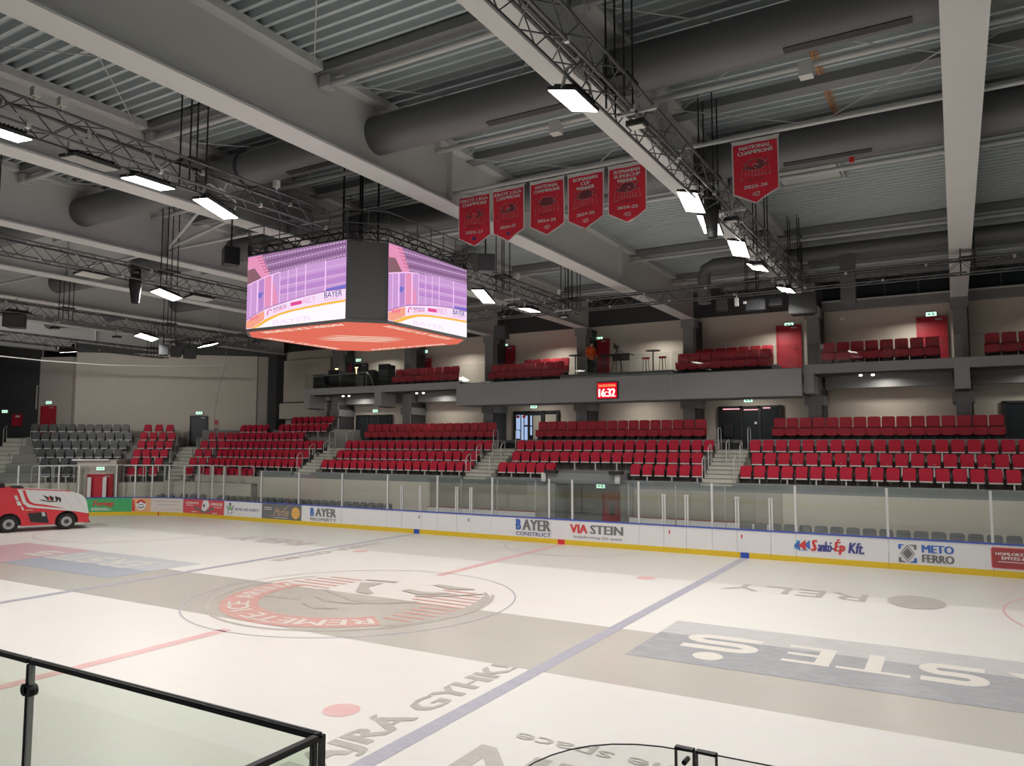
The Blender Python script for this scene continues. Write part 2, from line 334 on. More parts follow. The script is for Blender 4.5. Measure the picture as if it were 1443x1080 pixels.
for pts, wd in (([(-2.3, -.9), (-1.6, -.85), (-1.2, -1.0)], [.5, .55, .2]), ([(-1.5, .35), (-.6, .1), (.3, -.2), (1.2, -.15), (1.9, .35)], [.12, .3, .5, .45, .1]),
                ([(-1.1, -.4), (-.3, -.8), (.5, -.7), (1.1, -.3), (1.6, .2)], [.08, .16, .12, .16, .06]), ([(-.6, -1.3), (.1, -1.5), (.6, -1.35)], [.15, .4, .12]),
                ([(-1.0, 1.9), (-.75, 1.2), (-.3, .7), (.1, .55)], [.75, .3, .45, .2]), ([(-1.5, 2.2), (-.4, 2.35)], [.16, .2]), ([(.6, 1.5), (1.3, 1.3), (2.0, 1.7)], [.3, .4, .2]),
                ([(.9, 2.6), (1.7, 2.4), (2.3, 2.55)], [.25, .4, .18]), ([(1.4, .9), (2.2, 1.4), (2.9, 2.1)], [.12, .14, .12])):
    EMZ[0] += .0012; ribbon(mb, pts, wd, em)
part(mb, 'emblem_figure', 'ice_logo_grey', floor)
for x, y in ((5.95, -6.97), (5.95, 6.97), (-5.95, -6.97), (-5.95, 6.97)):
    part(MB().poly([fl(*p) for p in arc(.3, 0, 345, 23, x, y)]), 'face_off_spot', 'ice_red', floor)
for x, y in ((20.0, 7.0), (20, -7), (-20, 7), (-20, -7)):
    part(ribbon(MB(), arc(4.47, 0, 360, 72, x, y), .06, fl), 'end_face_off_circle', 'ice_red', floor)
part(ribbon(MB(), arc(3, 180, 360, 40, .75, W-.05), .05, fl), 'referee_crease', 'ice_ring', floor)
def sglyph(mb, place, x0, y0, w, h, st):
    a = h/2-st/2; pts = [(x0+w-st*.2, y0+h-st/2)]+[(x0+w*.34+(w*.34-st/2)*math.cos(t), y0+h-st/2-a/2+a/2*math.sin(t)) for t in [PI/2+PI*k/10 for k in range(11)]]
    pts += [(x0+w*.66+(w*.34-st/2)*math.cos(t), y0+st/2+a/2+a/2*math.sin(t)) for t in [PI/2-PI*k/10 for k in range(11)]]+[(x0+st*.2, y0+st/2)]
    ribbon(mb, pts, st, place); return mb
# sponsor lettering in the ice, written to be read from the far stand
def far_read(ox, oy, z=.006): return lambda x, y: (ox-x, oy-y, z)
part(flat(MB(), [(8.66, -1.62), (20, -1.62), (20, 1.78), (8.66, 1.78)], fl), 'sponsor_panel', 'ice_panel', floor)
mb = MB(); P_ = far_read(17.7, .82); text(mb, 'ER', P_, 0, 0, 2.45, 1.32, bold=.012); sglyph(mb, P_, 2.7, 0, 1.15, 1.32, .3); text(mb, 'TE', P_, 3.95, 0, 2.3, 1.32, bold=.012); sglyph(mb, P_, 6.75, .0, 1.6, 1.25, .3)
mb.poly([(10.15+a, -.92+b, .006) for a, b in arc(.3, 0, 345, 23)]); part(mb, 'sponsor_lettering', 'ice_pale', floor)
part(flat(MB(), [(-15.2, -1.7), (-8.75, -1.7), (-8.75, 1.72), (-15.2, 1.72)], fl), 'sponsor_panel', 'ice_panel_far', floor)
part(flat(MB(), [(-20, -1.7), (-15.2, -1.7), (-15.2, 1.72), (-20, 1.72)], fl), 'sponsor_panel', 'ice_pink', floor)
mb = MB(); P_ = far_read(-10.2, 1.0); text(mb, 'ER', P_, 0, 0, 1.95, 1.3, bold=.012); sglyph(mb, P_, 2.1, 0, .9, 1.3, .28); text(mb, 'TE', P_, 3.1, 0, 1.8, 1.3, bold=.012); sglyph(mb, P_, 5.3, .1, 1.3, 1.1, .28); part(mb, 'sponsor_lettering', 'ice_pale', floor)
part(text(MB(), 'HAJRÁ GYHK!', lambda x, y: (7.42-y, -9.45+x, .006), 0, 0, 5.95, .86, bold=.018), 'slogan_lettering', 'ice_grey', floor)
part(text(MB(), 'HAJRÁ GYHK!', lambda x, y: (-7.4+y, 9.4-x, .006), 0, 0, 5.9, .86, bold=.03), 'slogan_lettering', 'ice_brown', floor)
mb = MB(); P_ = far_read(12.35, 7.5); text(mb, 'RELY', P_, 0, 0, 3.9, 1.05, bold=.0); mb.poly([(13.55+a*.75, 7.1+b, .006) for a, b in arc(.95, 0, 345, 23)]); part(mb, 'sponsor_lettering', 'ice_grey', floor)
mb = MB(); P_ = far_read(-9.3, 8.1); text(mb, 'RELY', P_, 0, 0, 4.6, 1.2, bold=.02); part(mb, 'sponsor_lettering', 'ice_brown', floor)
mb = MB(); P_ = far_read(15.3, -7.0); text(mb, 'VIASTEIN', P_, 0, 0, 6.65, 1.15, bold=.02); part(mb, 'sponsor_lettering', 'ice_grey', floor)
part(text(MB(), 'transforming the space', P_, 0, -.75, 6.4, .42, bold=.01), 'sponsor_lettering', 'ice_grey', floor)

# ================================================================== walls, terraces, ceiling
YB = 22.9
n_dir = Vector((.675, -.7377, 0)); u_dir = Vector((.7377, .675, 0)); O_D = Vector((-33, 18.1, 0))
def dg(t, d, z=0): p = O_D+n_dir*d+u_dir*t; return Vector((p.x, p.y, z))
sbox('wall_far', 'beige', -28.2, 31, YB, YB+.3, 0, 10.86, label='beige far wall behind the stands')
sbox('wall_far', 'dark', -28.2, 31, YB+.02, YB+.32, 10.86, 12.9)
sbox('wall_near', 'dark', -46, 31, -26.3, -26, 0, 12.9, label='dark near wall')
sbox('wall_right', 'dark', 31, 31.3, -26, 23, 0, 12.9, label='dark end wall out of view')
sbox('wall_left', 'wallblack', -46.3, -46, -26, 23, 0, 12.9, label='black end wall')
def dwall(name, t0, t1, d0, d1, z0, z1, m, label=None):
    T = frame(dg(0, 0), u_dir, n_dir, (0, 0, 1)); return struct(MB().box(t0, t1, d0, d1, z0, z1, 0, T).build(name, m), label)
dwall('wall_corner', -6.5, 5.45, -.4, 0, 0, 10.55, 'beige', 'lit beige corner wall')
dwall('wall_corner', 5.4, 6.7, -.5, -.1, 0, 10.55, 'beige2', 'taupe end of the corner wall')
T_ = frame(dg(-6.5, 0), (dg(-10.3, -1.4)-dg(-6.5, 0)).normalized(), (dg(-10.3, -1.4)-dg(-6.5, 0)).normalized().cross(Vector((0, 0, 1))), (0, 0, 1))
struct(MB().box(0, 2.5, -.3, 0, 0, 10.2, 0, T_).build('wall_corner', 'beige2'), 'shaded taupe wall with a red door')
struct(MB().box(2.5, 14, -.3, .1, 0, 12.9, 0, T_).build('wall_left', 'wallblack'), 'black end wall left of the corner')
struct(MB().box(2.5, 14, -.36, -.3, 6.75, 6.85, 0, T_).build('trim_1', 'dark'))
dwall('wall_corner', -6.5, 6.7, -.3, -.02, 10.55, 12.9, 'dark')
sbox('column', 'columndark', -28.1, -27.2, YB-.9, YB, 0, 11.2, label='charcoal corner column')
# far wall additions left of the gallery
sbox('wall_far', 'beige', -27.2, -22.7, YB-.25, YB, 7.2, 10.2)
sbox('wall_far', 'beige', -27.5, -22.6, YB-.6, YB, 6.0, 7.1)
sbox('trim_2', 'dark', -27.2, -22.7, YB-.3, YB, 7.1, 7.2)

# terraces of the straight stand
TZ = [5.17, 4.65, 4.1, 3.55, 3.0, 2.47, 1.9]            # row 0 (highest, only in the corner) .. row 6
def row_y(i): return 20.8-.95*i
def row_d(i): return 1+.95*i
def corner_t(i): return (row_y(i)+(-18.1)+.7377*row_d(i))/.675
blocks = [(-16.9, -6.65), (-5.2, 5.3), (6.7, 26)]
for bi, (x0, x1) in enumerate(blocks):
    for i, (ya, yb) in ((5, (15.2, 16.42)), (4, (16.42, 17.37)), (3, (17.37, 18.3))):
        spans = [(x0, x1)]
        if i == 5 and bi == 1: spans = [(x0, -1.75), (1.75, x1)]
        for a, b in spans: sbox('floor_terrace', 'tread', a, b, ya, yb, 0 if i != 5 else .1, TZ[i])
    for a, b in ([(x0, x1)] if bi != 1 else [(x0, -1.75), (1.75, x1)]):
        sbox('trim_3', 'conc', a, b, 15.12, 15.24, 2.28, 2.66, label='grey concrete kerb below the front row')
    sbox('wall_riser', 'beige', x0, x1, 18.3, 18.5, 3.5, 4.32)
    sbox('floor_terrace', 'conc', x0-.02, x1+.02, 18.27, YB, 4.3, 4.45, label='grey platform of the upholstered seats')
    sbox('wall_riser', 'columndark', x0, x1, 18.5, YB, 3.5, 4.3)
for a, b, m in ((-27, -8.45, 'beige'), (-8.45, 8.65, 'beige2'), (8.65, 26, 'beige')):
    for c, d in ([(a, b)] if m == 'beige' else [(a, -1.45), (2.3, b)]):
        sbox('wall_stand', m, c, d, 15.02 if m == 'beige' else 15.1, 15.2, -.03, 2.3)
sbox('floor_terrace', 'conc', -18.0, -16.95, 19.6, YB, 4.0, 4.45)
# aisles
AISLES = [(-18.35, -16.9), (-6.65, -5.2), (5.3, 6.7)]
for k, (x0, x1) in enumerate(AISLES):
    st = struct(bpy.data.objects.new('stairs', None), 'pale concrete aisle steps'); COL.objects.link(st)
    for j in range(9):
        z = 2.47+.17*(j+1); y = 15.28+.335*j
        MB().box(x0, x1, y, 18.6, 0 if j == 0 else z-.2, z).build('step', 'step', st); MB().box(x0, x1, y-.006, y+.02, z-.035, z+.004).build('nosing', 'column', st)
    sbox('floor_terrace', 'conc', x0, x1, 15.12, 15.3, 0, 2.5)
    sbox('floor_corridor', 'conc', x0, x1, 18.5, YB, 3.6, 4.0)
# tunnel to the dressing rooms, below the middle block
sbox('wall_tunnel', 'conc', -1.75, 1.75, 14.95, 16.45, 2.45, 2.92, label='grey concrete lintel of the players tunnel')
sbox('wall_tunnel', 'conc', -1.75, -1.35, 14.95, 16.4, 0, 2.5); sbox('wall_tunnel', 'conc', 2.2, 2.4, 14.95, 16.4, 0, 2.46)
sbox('wall_tunnel', 'wallgrey', -1.4, 2.3, 16.35, 16.42, 0, 2.5)
# corner terraces: straight part continues as the diagonal part
XR = [-20.0, -19.9, -20.8, -18.35, -18.35, -18.35, -21.0]
for i in range(7):
    f = TZ[i]; d = row_d(i)+.52; yy = row_y(i)-.52
    tc = (yy-18.1+.7377*d)/.675
    corner = dg(tc, d); tl = 2.1
    pts = [dg(tl, d), corner, Vector((XR[i], yy, 0)), Vector((XR[i], YB, 0)), Vector((-27.6, YB, 0)), dg(tl, -.05)]
    mb = MB(); mb.prism([(p.x, p.y) for p in pts], 0 if i > 4 else f-.7, f, I4()); struct(mb.build('floor_terrace', 'tread'))
    if i > 0: dwall('floor_terrace', -8.5, .82, -.05, d, 0 if i > 4 else f-.7, f, 'tread')
mb = MB(); mb.prism([(p.x, p.y) for p in (dg(-16, 6.0), dg(-10.1, 6.0), dg(-10.1, -1), dg(-16, -1))], 0, 3.0, I4()); struct(mb.build('floor_terrace', 'tread'))
dwall('wall_stand', -8.5, 3.4, 7.2, 7.3, 0, 1.9, 'beige'); dwall('wall_stand', -16, -10, 7.2, 7.3, 0, 1.9, 'beige')
sbox('wall_stand', 'beige', -26.2, -21, 14.5, 14.58, 0, 1.9)
sbox('trim_4', 'conc', -21, -18.3, 15.12, 15.24, 2.25, 2.66)
for nm, t0, t1, top in (('end', -10.05, -8.55, 4.6), ('corner', .85, 2.07, 4.02)):
    st = struct(bpy.data.objects.new('stairs', None), 'pale steps of the corner stand'); COL.objects.link(st)
    n = 12; T = frame(dg(0, 0), u_dir, n_dir, (0, 0, 1))
    for j in range(n):
        z = top-(top-1.55)*j/(n-1); d1 = (.9 if nm == 'end' else 2.4)+(7.2-(.9 if nm == 'end' else 2.4))*(j+1)/n
        MB().box(t0, t1, -.3 if nm == 'end' else .0, d1, max(0, z-.6), z, 0, T).build('step', 'step', st); MB().box(t0, t1, d1-.02, d1+.006, z-.035, z+.004, 0, T).build('nosing', 'column', st)
# small room built out below the charcoal seats, with a red door to the ice
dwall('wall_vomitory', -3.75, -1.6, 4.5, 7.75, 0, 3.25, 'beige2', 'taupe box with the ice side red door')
dwall('trim_5', -4.0, -2.0, 7.74, 7.9, 3.22, 3.32, 'post', 'white strip above the ice side door')

# roof: corrugated deck, rafters, purlin tubes
prof = []; y = -26.0
while y < 23.3:
    prof += [(y, 12.54), (y+.17, 12.54), (y+.195, 12.38), (y+.275, 12.38)]; y += .3
mb = MB(); n = len(prof); mb.add([(-46, a, b) for a, b in prof]+[(31, a, b) for a, b in prof], [(i, i+1, n+i+1, n+i) for i in range(n-1)])
struct(mb.build('ceiling', 'deck'), 'grey corrugated steel roof deck')
sbox('ceiling', 'dark', -46.3, 31.3, -26.3, 23.3, 12.8, 12.9)
for x in (-39, -33, -27, -21, -15, -9, -3, 3, 9, 15, 21, 27):
    y1 = 22.4 if x > -28 else (18 if x > -34 else 14)
    mb = MB(); mb.box(x-.325, x+.325, -25.9, y1, 10.62, 10.67); mb.box(x-.02, x+.02, -25.9, y1, 10.67, 12.2); mb.box(x-.3, x+.3, -25.9, y1, 12.2, 12.26)
    for yy in (-12, 0, 12): mb.box(x-.2, x+.2, yy-.01, yy+.01, 10.67, 12.2)
    mb.box(x-.28, x+.28, -25.9, y1, 12.26, 12.4)
    struct(mb.build('roof_beam', 'beam'), 'pale grey steel roof rafter')
for k, yy in enumerate((-22, -16.5, -10.6, -4.75, 6.2, 13.6, 19)):
    struct(MB().tube([(-45, yy, 11.98), (30, yy, 11.98)], .07, 10).build('purlin_tube', 'tube'), 'light grey roof tube')
    struct(MB().box(-45, 30, yy-.22, yy+.1, 12.18, 12.38).build('purlin', 'column'))
bt = struct(MB().tube([(-45, .2, 11.03), (30, .2, 11.03)], .055, 10).build('purlin_tube', 'tube'), 'light grey tube carrying the banners')
struct(MB().box(-45, 30, .9, 1.3, 12.16, 12.38).build('purlin', 'column'))
mb = MB()
for xa in (-9, -3, 3, 9, 15):
    for ya in (-16.5, -10.6, -4.75, .2, 6.2):
        yb_ = ya+5.4
        mb.tube([(xa+.25, ya, 12.0), (xa+5.75, yb_, 12.1)], .014, 5); mb.tube([(xa+.25, yb_, 12.1), (xa+5.75, ya, 12.0)], .014, 5)
struct(mb.build('wind_bracing', 'tube'), 'thin crossed roof ties')
for q in ((-3.28, -2.94, 10.72), (-3.28, -1.9, 10.72)): struct(MB().tube([(-8.95, .1, 11.05), q], .05, 8).build('roof_strut', 'tube'), 'pale grey strut between two rafters')
mb = MB()
for xa in (-9, -3, 3, 9, 15):
    for ya in (-10.6, -4.75, 6.2):
        for sx in (.22, 5.78): mb.box(xa+sx-.12, xa+sx+.12, ya-.14, ya+.14, 11.9, 12.16)
struct(mb.build('gusset_plate', 'tube'))
# far upper wall: beams, dark window band, columns
sbox('wall_far', 'dark', -22.5, 9.0, YB-.06, YB-.01, 10.86, 12.3)
sbox('roof_beam', 'column', 9.3, 31, YB-.45, YB-.02, 10.64, 11.04, label='grey beam above the gallery wall')
sbox('trim_6', 'tube', 9.3, 31, YB-.5, YB-.44, 11.02, 11.1, label='pale strip along the gallery beam')
for k, (x0, x1) in enumerate(((9.3, 14.7), (15.3, 20.7))):
    o = sbox('window_%d' % (k+1), 'glassdark', x0, x1, YB-.08, YB-.02, 11.06, 12.0, label='dark clerestory window band')
    for j in range(3): MB().box(x0+1.3+1.4*j, x0+1.36+1.4*j, YB-.14, YB-.06, 11.06, 12.0).build('mullion', 'dark', o)
for x in (-21, -15, -9, -3, 3, 9, 15, 21):
    mid = -10 < x < 8.7; zl, zu = (7.19, 7.94) if mid else (7.41, 7.84)
    mb = MB(); mb.box(x-.29, x+.29, 21.35, YB-.02, 4.0, zl); mb.box(x-.42, x+.42, 21.32, YB-.02, 6.05, 6.5)
    struct(mb.build('column', 'column'), 'grey lower gallery column')
    mb = MB(); mb.box(x-.27, x+.27, 21.45, 22.0, zu, 10.6); mb.box(x-.36, x+.36, 21.4, 22.1, 10.2, 10.62); struct(mb.build('column', 'column'), 'grey upper gallery column')
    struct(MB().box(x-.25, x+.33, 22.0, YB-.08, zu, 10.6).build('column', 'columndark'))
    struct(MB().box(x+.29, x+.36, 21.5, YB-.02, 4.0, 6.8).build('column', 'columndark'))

# ================================================================== gallery
g = thing('gallery_balcony', 'grey concrete gallery with deep middle fascia above the far stand', 'balcony', (0, 19.9, 7.4))
def gb(name, m, *a): return MB().box(a[0], a[1], a[2]-19.9, a[3]-19.9, a[4]-7.4, a[5]-7.4).build(name, m, g)
gb('slab', 'fascia', -22.4, -10.0, 19.9, YB-.03, 7.42, 7.83); gb('slab', 'fascia', 8.75, 30, 19.9, YB-.03, 7.42, 7.83)
gb('slab', 'column', -10.0, 8.69, 19.8, YB-.03, 7.2, 7.6); gb('platform', 'conc', -3.6, 2.6, 20.05, YB-.03, 7.6, 7.93); gb('platform', 'conc', -10, -3.6, 20.05, YB-.03, 7.6, 7.74); gb('platform', 'conc', 2.6, 8.69, 20.05, YB-.03, 7.6, 7.74); gb('platform', 'conc', -7, -3.6, 21.2, 22.2, 7.74, 8.05); gb('platform', 'conc', 3.0, 7.4, 21.2, 22.2, 7.74, 8.05)
for a, b in ((-10.0, -4.45), (-4.42, 2.72), (2.75, 8.75)): gb('fascia_panel', 'fascia', a, b, 19.55, 19.8, 6.42, 7.66)
for x in (-4.44, 2.73): gb('panel_joint', 'tube', x-.015, x+.02, 19.53, 19.56, 6.5, 7.6)
gb('soffit', 'column', -10, 8.75, 19.8, 21.28, 6.4, 6.6)
for x in (-22.1, -16.1, 14.97, 20.97): gb('bracket', 'fascia', x-.28, x+.28, 19.92, 21.3, 6.55, 7.42); gb('bracket', 'columndark', x-.27, x+.27, 20.3, 21.3, 6.5, 6.55)
gb('bracket', 'fascia', 8.78, 9.2, 19.92, 21.3, 6.55, 7.42)
for a, b in ((-20.6, -15.4), (-14.6, -10), (9.4, 14.6), (15.4, 20.6), (21.4, 30)): gb('soffit_beam', 'column', a, b, 22.0, 22.5, 6.85, 7.42)
gb('cornice', 'columndark', -22.4, -10, 20.25, 21.3, 7.36, 7.43); gb('cornice', 'columndark', 8.75, 30, 20.25, 21.3, 7.36, 7.43)
gl = thing('gallery_glass_balustrade', 'clear frameless glass balustrade along the gallery edge', 'balustrade', (0, 19.9, 7.8))
for x0, x1, yy, z0 in ((-22.3, -19.9, 0, .03), (-19.85, -17.4, 0, .03), (-17.35, -13.8, 0, .03), (-13.75, -10.05, 0, .03), (-9.95, -6.9, -.2, -.1), (-6.85, -3.6, -.2, -.1), (2.7, 5.7, -.2, -.1), (5.75, 8.72, -.2, -.1), (8.85, 12, 0, .03), (12.05, 15, 0, .03), (15.05, 18, 0, .03), (18.05, 21, 0, .03), (21.05, 24, 0, .03)):
    MB().box(x0, x1, yy-.006, yy+.006, z0, .98).build('glass_pane', 'glass', gl)
for k in range(3): MB().box(-3.5+2.05*k, -1.5+2.05*k, -.205, -.195, -.1, .98).build('glass_pane', 'glass', gl)
MB().box(-3.5, 2.68, -.05, .25, -.14, .0).build('parapet_cap', 'alu', gl)

# added fill lights without fixtures, brightening gallery and soffits; then the small soffit lamps
for x in (-19, -12.5, -6, 0, 6, 12, 18):
    area('soffit_light', (x, 21.3, 6.8 if -10 < x < 8.7 else 7.3), .3, .3, FILL_W, (1, .93, .84), 170)
    area('gallery_light', (x+1.2, 21.6, 9.95), .25, .25, FILL_W*1.1, (1, .93, .84), 170)
for x, wh in ((-13.6, 'second bay'), (-19.6, 'leftmost bay'), (11.3, 'bay beside the fascia')):
    for dx, sd_ in ((-.25, 'left'), (.25, 'right')):
        tag(MB().tube([(x+dx, 20.9, 7.36), (x+dx, 20.9, 7.30)], .06, 10).build('spot_lamp', 'lamp'), 'small white gallery lamp, %s of the pair in the %s' % (sd_, wh), 'lamp', 'lamps under the gallery soffit')

# ================================================================== doors and exit signs
def exit_sign(x, y, z, label, rot=0.0, w_=.46):
    t = thing('exit_sign', label, 'exit sign', (x, y, z), rot, 'lit exit signs')
    MB().box(-w_/2, w_/2, -.06, 0, -.11, .11).build('casing', 'pvc', t); MB().box(-w_/2+.02, w_/2-.02, -.066, -.06, -.09, .09).build('lit_panel', 'exit', t)
    mb = MB(); pl = lambda a, b: (a, -.068, b)
    mb.poly([pl(-.15, .0), pl(-.07, .055), pl(-.07, .02), pl(.0, .02), pl(.0, -.02), pl(-.07, -.02), pl(-.07, -.055)])
    ribbon(mb, [(.05, .06), (.09, .0), (.05, -.07)], .035, pl); ribbon(mb, [(.09, .0), (.15, -.06)], .03, pl); ribbon(mb, [(.03, .02), (.14, .03)], .025, pl)
    mb.build('pictogram', 'exit_w', t, tri=True); return t
for i, (x, z, lb) in enumerate(((-18.75, 6.42, 'lit green exit sign above the leftmost dark gallery-level door'), (-6.73, 6.42, 'lit green exit sign above the glazed door with blue daylight'),
        (5.63, 6.45, 'lit green exit sign above the wide black glazed doors'), (-14.69, 10.0, 'lit green exit sign over the red gallery door behind the scoreboard edge'),
        (-8.73, 10.0, 'lit green exit sign over the red gallery door by the small block'), (-2.53, 10.0, 'lit green exit sign over the red door behind the person'),
        (7.7, 10.0, 'lit green exit sign over the red gallery door right of the person'), (13.89, 10.0, 'lit green exit sign over the rightmost red gallery door'), (-20.3, 9.75, 'white lit exit sign above the gallery sound desk'))):
    exit_sign(x, YB-.02 if z < 9 else YB-.46 if False else YB-.02, z if z < 9 else z+.16, lb)
DN = [0]
def door(T, wd, h, m, label, leaves=1, closer=True):
    DN[0] += 1; o = bpy.data.objects.new('door_%d' % DN[0], None); COL.objects.link(o); struct(o, label); o.matrix_world = T
    mb = MB(); mb.box(-wd/2-.07, -wd/2, -.1, .0, 0, h+.07); mb.box(wd/2, wd/2+.07, -.1, .0, 0, h+.07); mb.box(-wd/2, wd/2, -.1, .0, h, h+.07); mb.build('door_frame', 'blackbox' if m != 'doorred' else 'doorred', o)
    for k in range(leaves):
        a = -wd/2+wd/leaves*k; MB().box(a+.01, a+wd/leaves-.01, -.06, -.01, .01, h-.005).build('door_leaf', m, o)
    MB().tube([(wd/2-.12, -.06, 1.02), (wd/2-.12, -.11, 1.02), (wd/2-.25, -.11, 1.02)], .012, 6).build('handle', 'chrome', o)
    if closer: MB().box(wd/2-.4, wd/2-.12, -.11, -.06, h-.09, h-.03).build('door_closer', 'alu', o)
    return o
def FT(x, z, y=YB-.02): return Matrix.Translation((x, y, z))
for x, wd in ((-14.8, 1.05), (-8.63, 1.1), (-2.49, 1.0), (7.67, 1.05), (13.89, 1.1)): door(FT(x, 7.83 if abs(x) > 9 else 7.93, YB-.02), wd, 2.14 if x > 9 else (1.8 if x < -9 else 2.12), 'doorred', 'red metal door on the gallery')
door(FT(-20.0, 7.83), .95, 1.75, 'doordark', 'dark door behind the sound desk')
# open red door leaf by the sound desk
tag(MB().box(-21.2, -20.55, 22.3, 22.38, 7.85, 9.7).build('partition_screen', 'doorred'), 'tall red screen standing behind the gallery sound desk', 'screen')
# glazed doors of the lower level
def glazed(x0, x1, z, h, label, splits, day=False):
    DN[0] += 1; o = bpy.data.objects.new('door_%d' % DN[0], None); COL.objects.link(o); struct(o, label); o.location = (0, YB-.02, z)
    mb = MB(); xs = [x0]+[x0+(x1-x0)*s for s in splits]+[x1]
    for x in xs: mb.box(x-.07, x+.07, -.14, 0, 0, h)
    mb.box(x0, x1, -.14, 0, h-.1, h); mb.box(x0, x1, -.14, 0, 0, .12); mb.build('door_frame', 'blackbox', o)
    for a, b in zip(xs[:-1], xs[1:]): MB().box(a+.07, b-.07, -.08, -.05, .12, h-.1).build('pane', 'glassdark' if not day else 'glassdark', o)
    return o
d = glazed(-20.3, -17.4, 4.0, 2.17, 'dark blue glazed door beside the leftmost aisle', (.33, .66))
d = glazed(-8.0, -5.15, 4.0, 2.17, 'black framed glazed door showing blue daylight', (.34, .68))
mb = MB()
for a, b, c, e in ((-7.9, -7.62, .55, 1.95), (-7.55, -7.4, .4, 1.95), (-7.34, -7.12, .4, 1.25), (-7.34, -7.12, 1.35, 1.9), (-6.95, -6.83, .75, 1.25), (-6.95, -6.83, 1.32, 1.9)): mb.box(a, b, -.088, -.082, c, e)
mb.build('daylight_view', 'window_day', d)
MB().box(-6.75, -6.25, -.088, -.082, .5, 1.9).build('far_wall_view', 'beige2', d); MB().box(-5.95, -5.25, -.088, -.082, .7, 1.95).build('far_wall_view', 'beige2', d)
for x in (-7.78, -7.36): MB().cbox((x, -.09, 1.85), (.2, .01, .16)).build('red_notice', 'red', d)
d = glazed(4.2, 7.2, 4.0, 2.17, 'wide black glazed doors with pink strip lights at the right aisle', (.36, .66))
for a, b, z in ((4.35, 5.2, 2.0), (5.4, 6.1, 1.95), (6.35, 6.7, 2.02)): MB().box(a, b, -.088, -.082, z, z+.05).build('strip_light_glow', 'striplight', d)
MB().cbox((5.98, -.088, 1.3), (.12, .01, .12)).build('round_sticker', 'pvc', d)
d = glazed(16.5, 19.5, 4.0, 2.12, 'dark green grey glazed door at the right frame edge', (.33, .66))
# black high-back chair visible behind the glass front
t = thing('office_chair', 'black high-backed chair in front of the wide glazed doors', 'chair', (4.65, 22.45, 4.0))
MB().prism(rounded(.5, .7, .1), -.05, .05, frame((0, .15, .95), (1, 0, 0), (0, 0, 1)), 0).build('backrest', 'blackbox', t)
MB().box(-.27, .27, -.3, .2, .42, .54).build('seat', 'blackbox', t); MB().tube([(0, 0, 0), (0, 0, .42)], .04).build('stem', 'blackbox', t); MB().box(-.25, .25, -.04, .04, 0, .06).box(-.04, .04, -.25, .25, 0, .06).build('foot', 'blackbox', t)
# corner doors
DT = lambda t_, z, dd=.02: frame(dg(t_, dd, z), u_dir, -n_dir, (0, 0, 1))
o = door(DT(1.6, 4.05), 1.05, 2.08, 'doordark', 'dark grey door in the beige corner wall')
wd_ = (dg(-10.3, -1.4)-dg(-6.5, 0)).normalized(); wr_ = math.atan2(-wd_.y, -wd_.x)
T3 = frame(dg(-6.5, 0), -wd_, wd_.cross(Vector((0, 0, 1))), (0, 0, 1)); T2 = T3 @ Matrix.Translation((-1.67, -.32, 4.65)); o = door(T2, 1.0, 2.1, 'doorred', 'dark red door in the shaded corner wall')
o = door(frame(dg(-2.45, 7.76, 0), u_dir, -n_dir, (0, 0, 1)), 1.3, 2.35, 'doorred', 'red door at ice level below the charcoal seats')
rd = math.atan2(u_dir.y, u_dir.x)
p = dg(1.6, .05, 6.4); exit_sign(p.x, p.y, p.z, 'white lit exit sign above the dark corner door', rd)
p = T3 @ Vector((-1.67, -.31, 7.05)); exit_sign(p.x, p.y, p.z, 'white lit exit sign above the dark red corner door', wr_)
p = dg(-2.45, 7.78, 2.75); exit_sign(p.x, p.y, p.z, 'lit exit sign on the box above the ice level red door', rd)
p = T3 @ Vector((-5.0, -.32, 6.45)); exit_sign(p.x, p.y, p.z, 'pink lit exit sign on the black end wall', wr_)
exit_sign(.35, 16.33, 2.3, 'lit exit sign inside the players tunnel', 0)
DN[0] += 1; o = bpy.data.objects.new('door_%d' % DN[0], None); COL.objects.link(o); struct(o, 'red double door inside the players tunnel'); o.location = (1.2, 16.34, 0)
for k in (-1, 1): MB().box(min(0, k*.8)+.01, max(0, k*.8)-.01, -.05, 0, 0, 2.05).build('door_leaf', 'doorred', o)
for k in (-1, 1): MB().box(k*.3-.12, k*.3+.12, -.06, -.05, 1.0, 1.6).build('door_window', 'glassdark', o)
# fire cabinets and extinguisher by the black end wall
for k, (xx, lb) in enumerate(((-4.0, 'red fire hose cabinet near the end stairs'), (-5.9, 'red fire hose cabinet at the left frame edge'))):
    p = T3 @ Vector((xx, -.4, 5.85)); t = thing('fire_cabinet', lb, 'fire cabinet', p, wr_); MB().cbox((0, 0, 0), (.7, .16, .8)).build('cabinet_body', 'doorred', t); MB().cbox((.1, -.09, .25), (.3, .02, .12)).build('notice', 'pvc', t)
p = T3 @ Vector((-2.6, -.38, 7.9)); tag(MB().tube([(0, 0, -1.3), (0, 0, .3), (.25, .1, .35)], .05).build('downpipe', 'tube', None, p), 'thin grey pipe on the corner of the black wall', 'pipe')
p = dg(2.75, .05, 5.2); t = thing('fire_extinguisher', 'small red notice and extinguisher right of the dark corner door', 'extinguisher', p, rd); MB().tube([(0, -.1, -.35), (0, -.1, .05), (0, -.1, .12)], [.08, .08, .03], 10).build('cylinder', 'red', t); MB().cbox((0, -.02, .55), (.22, .02, .3)).build('notice', 'red', t)

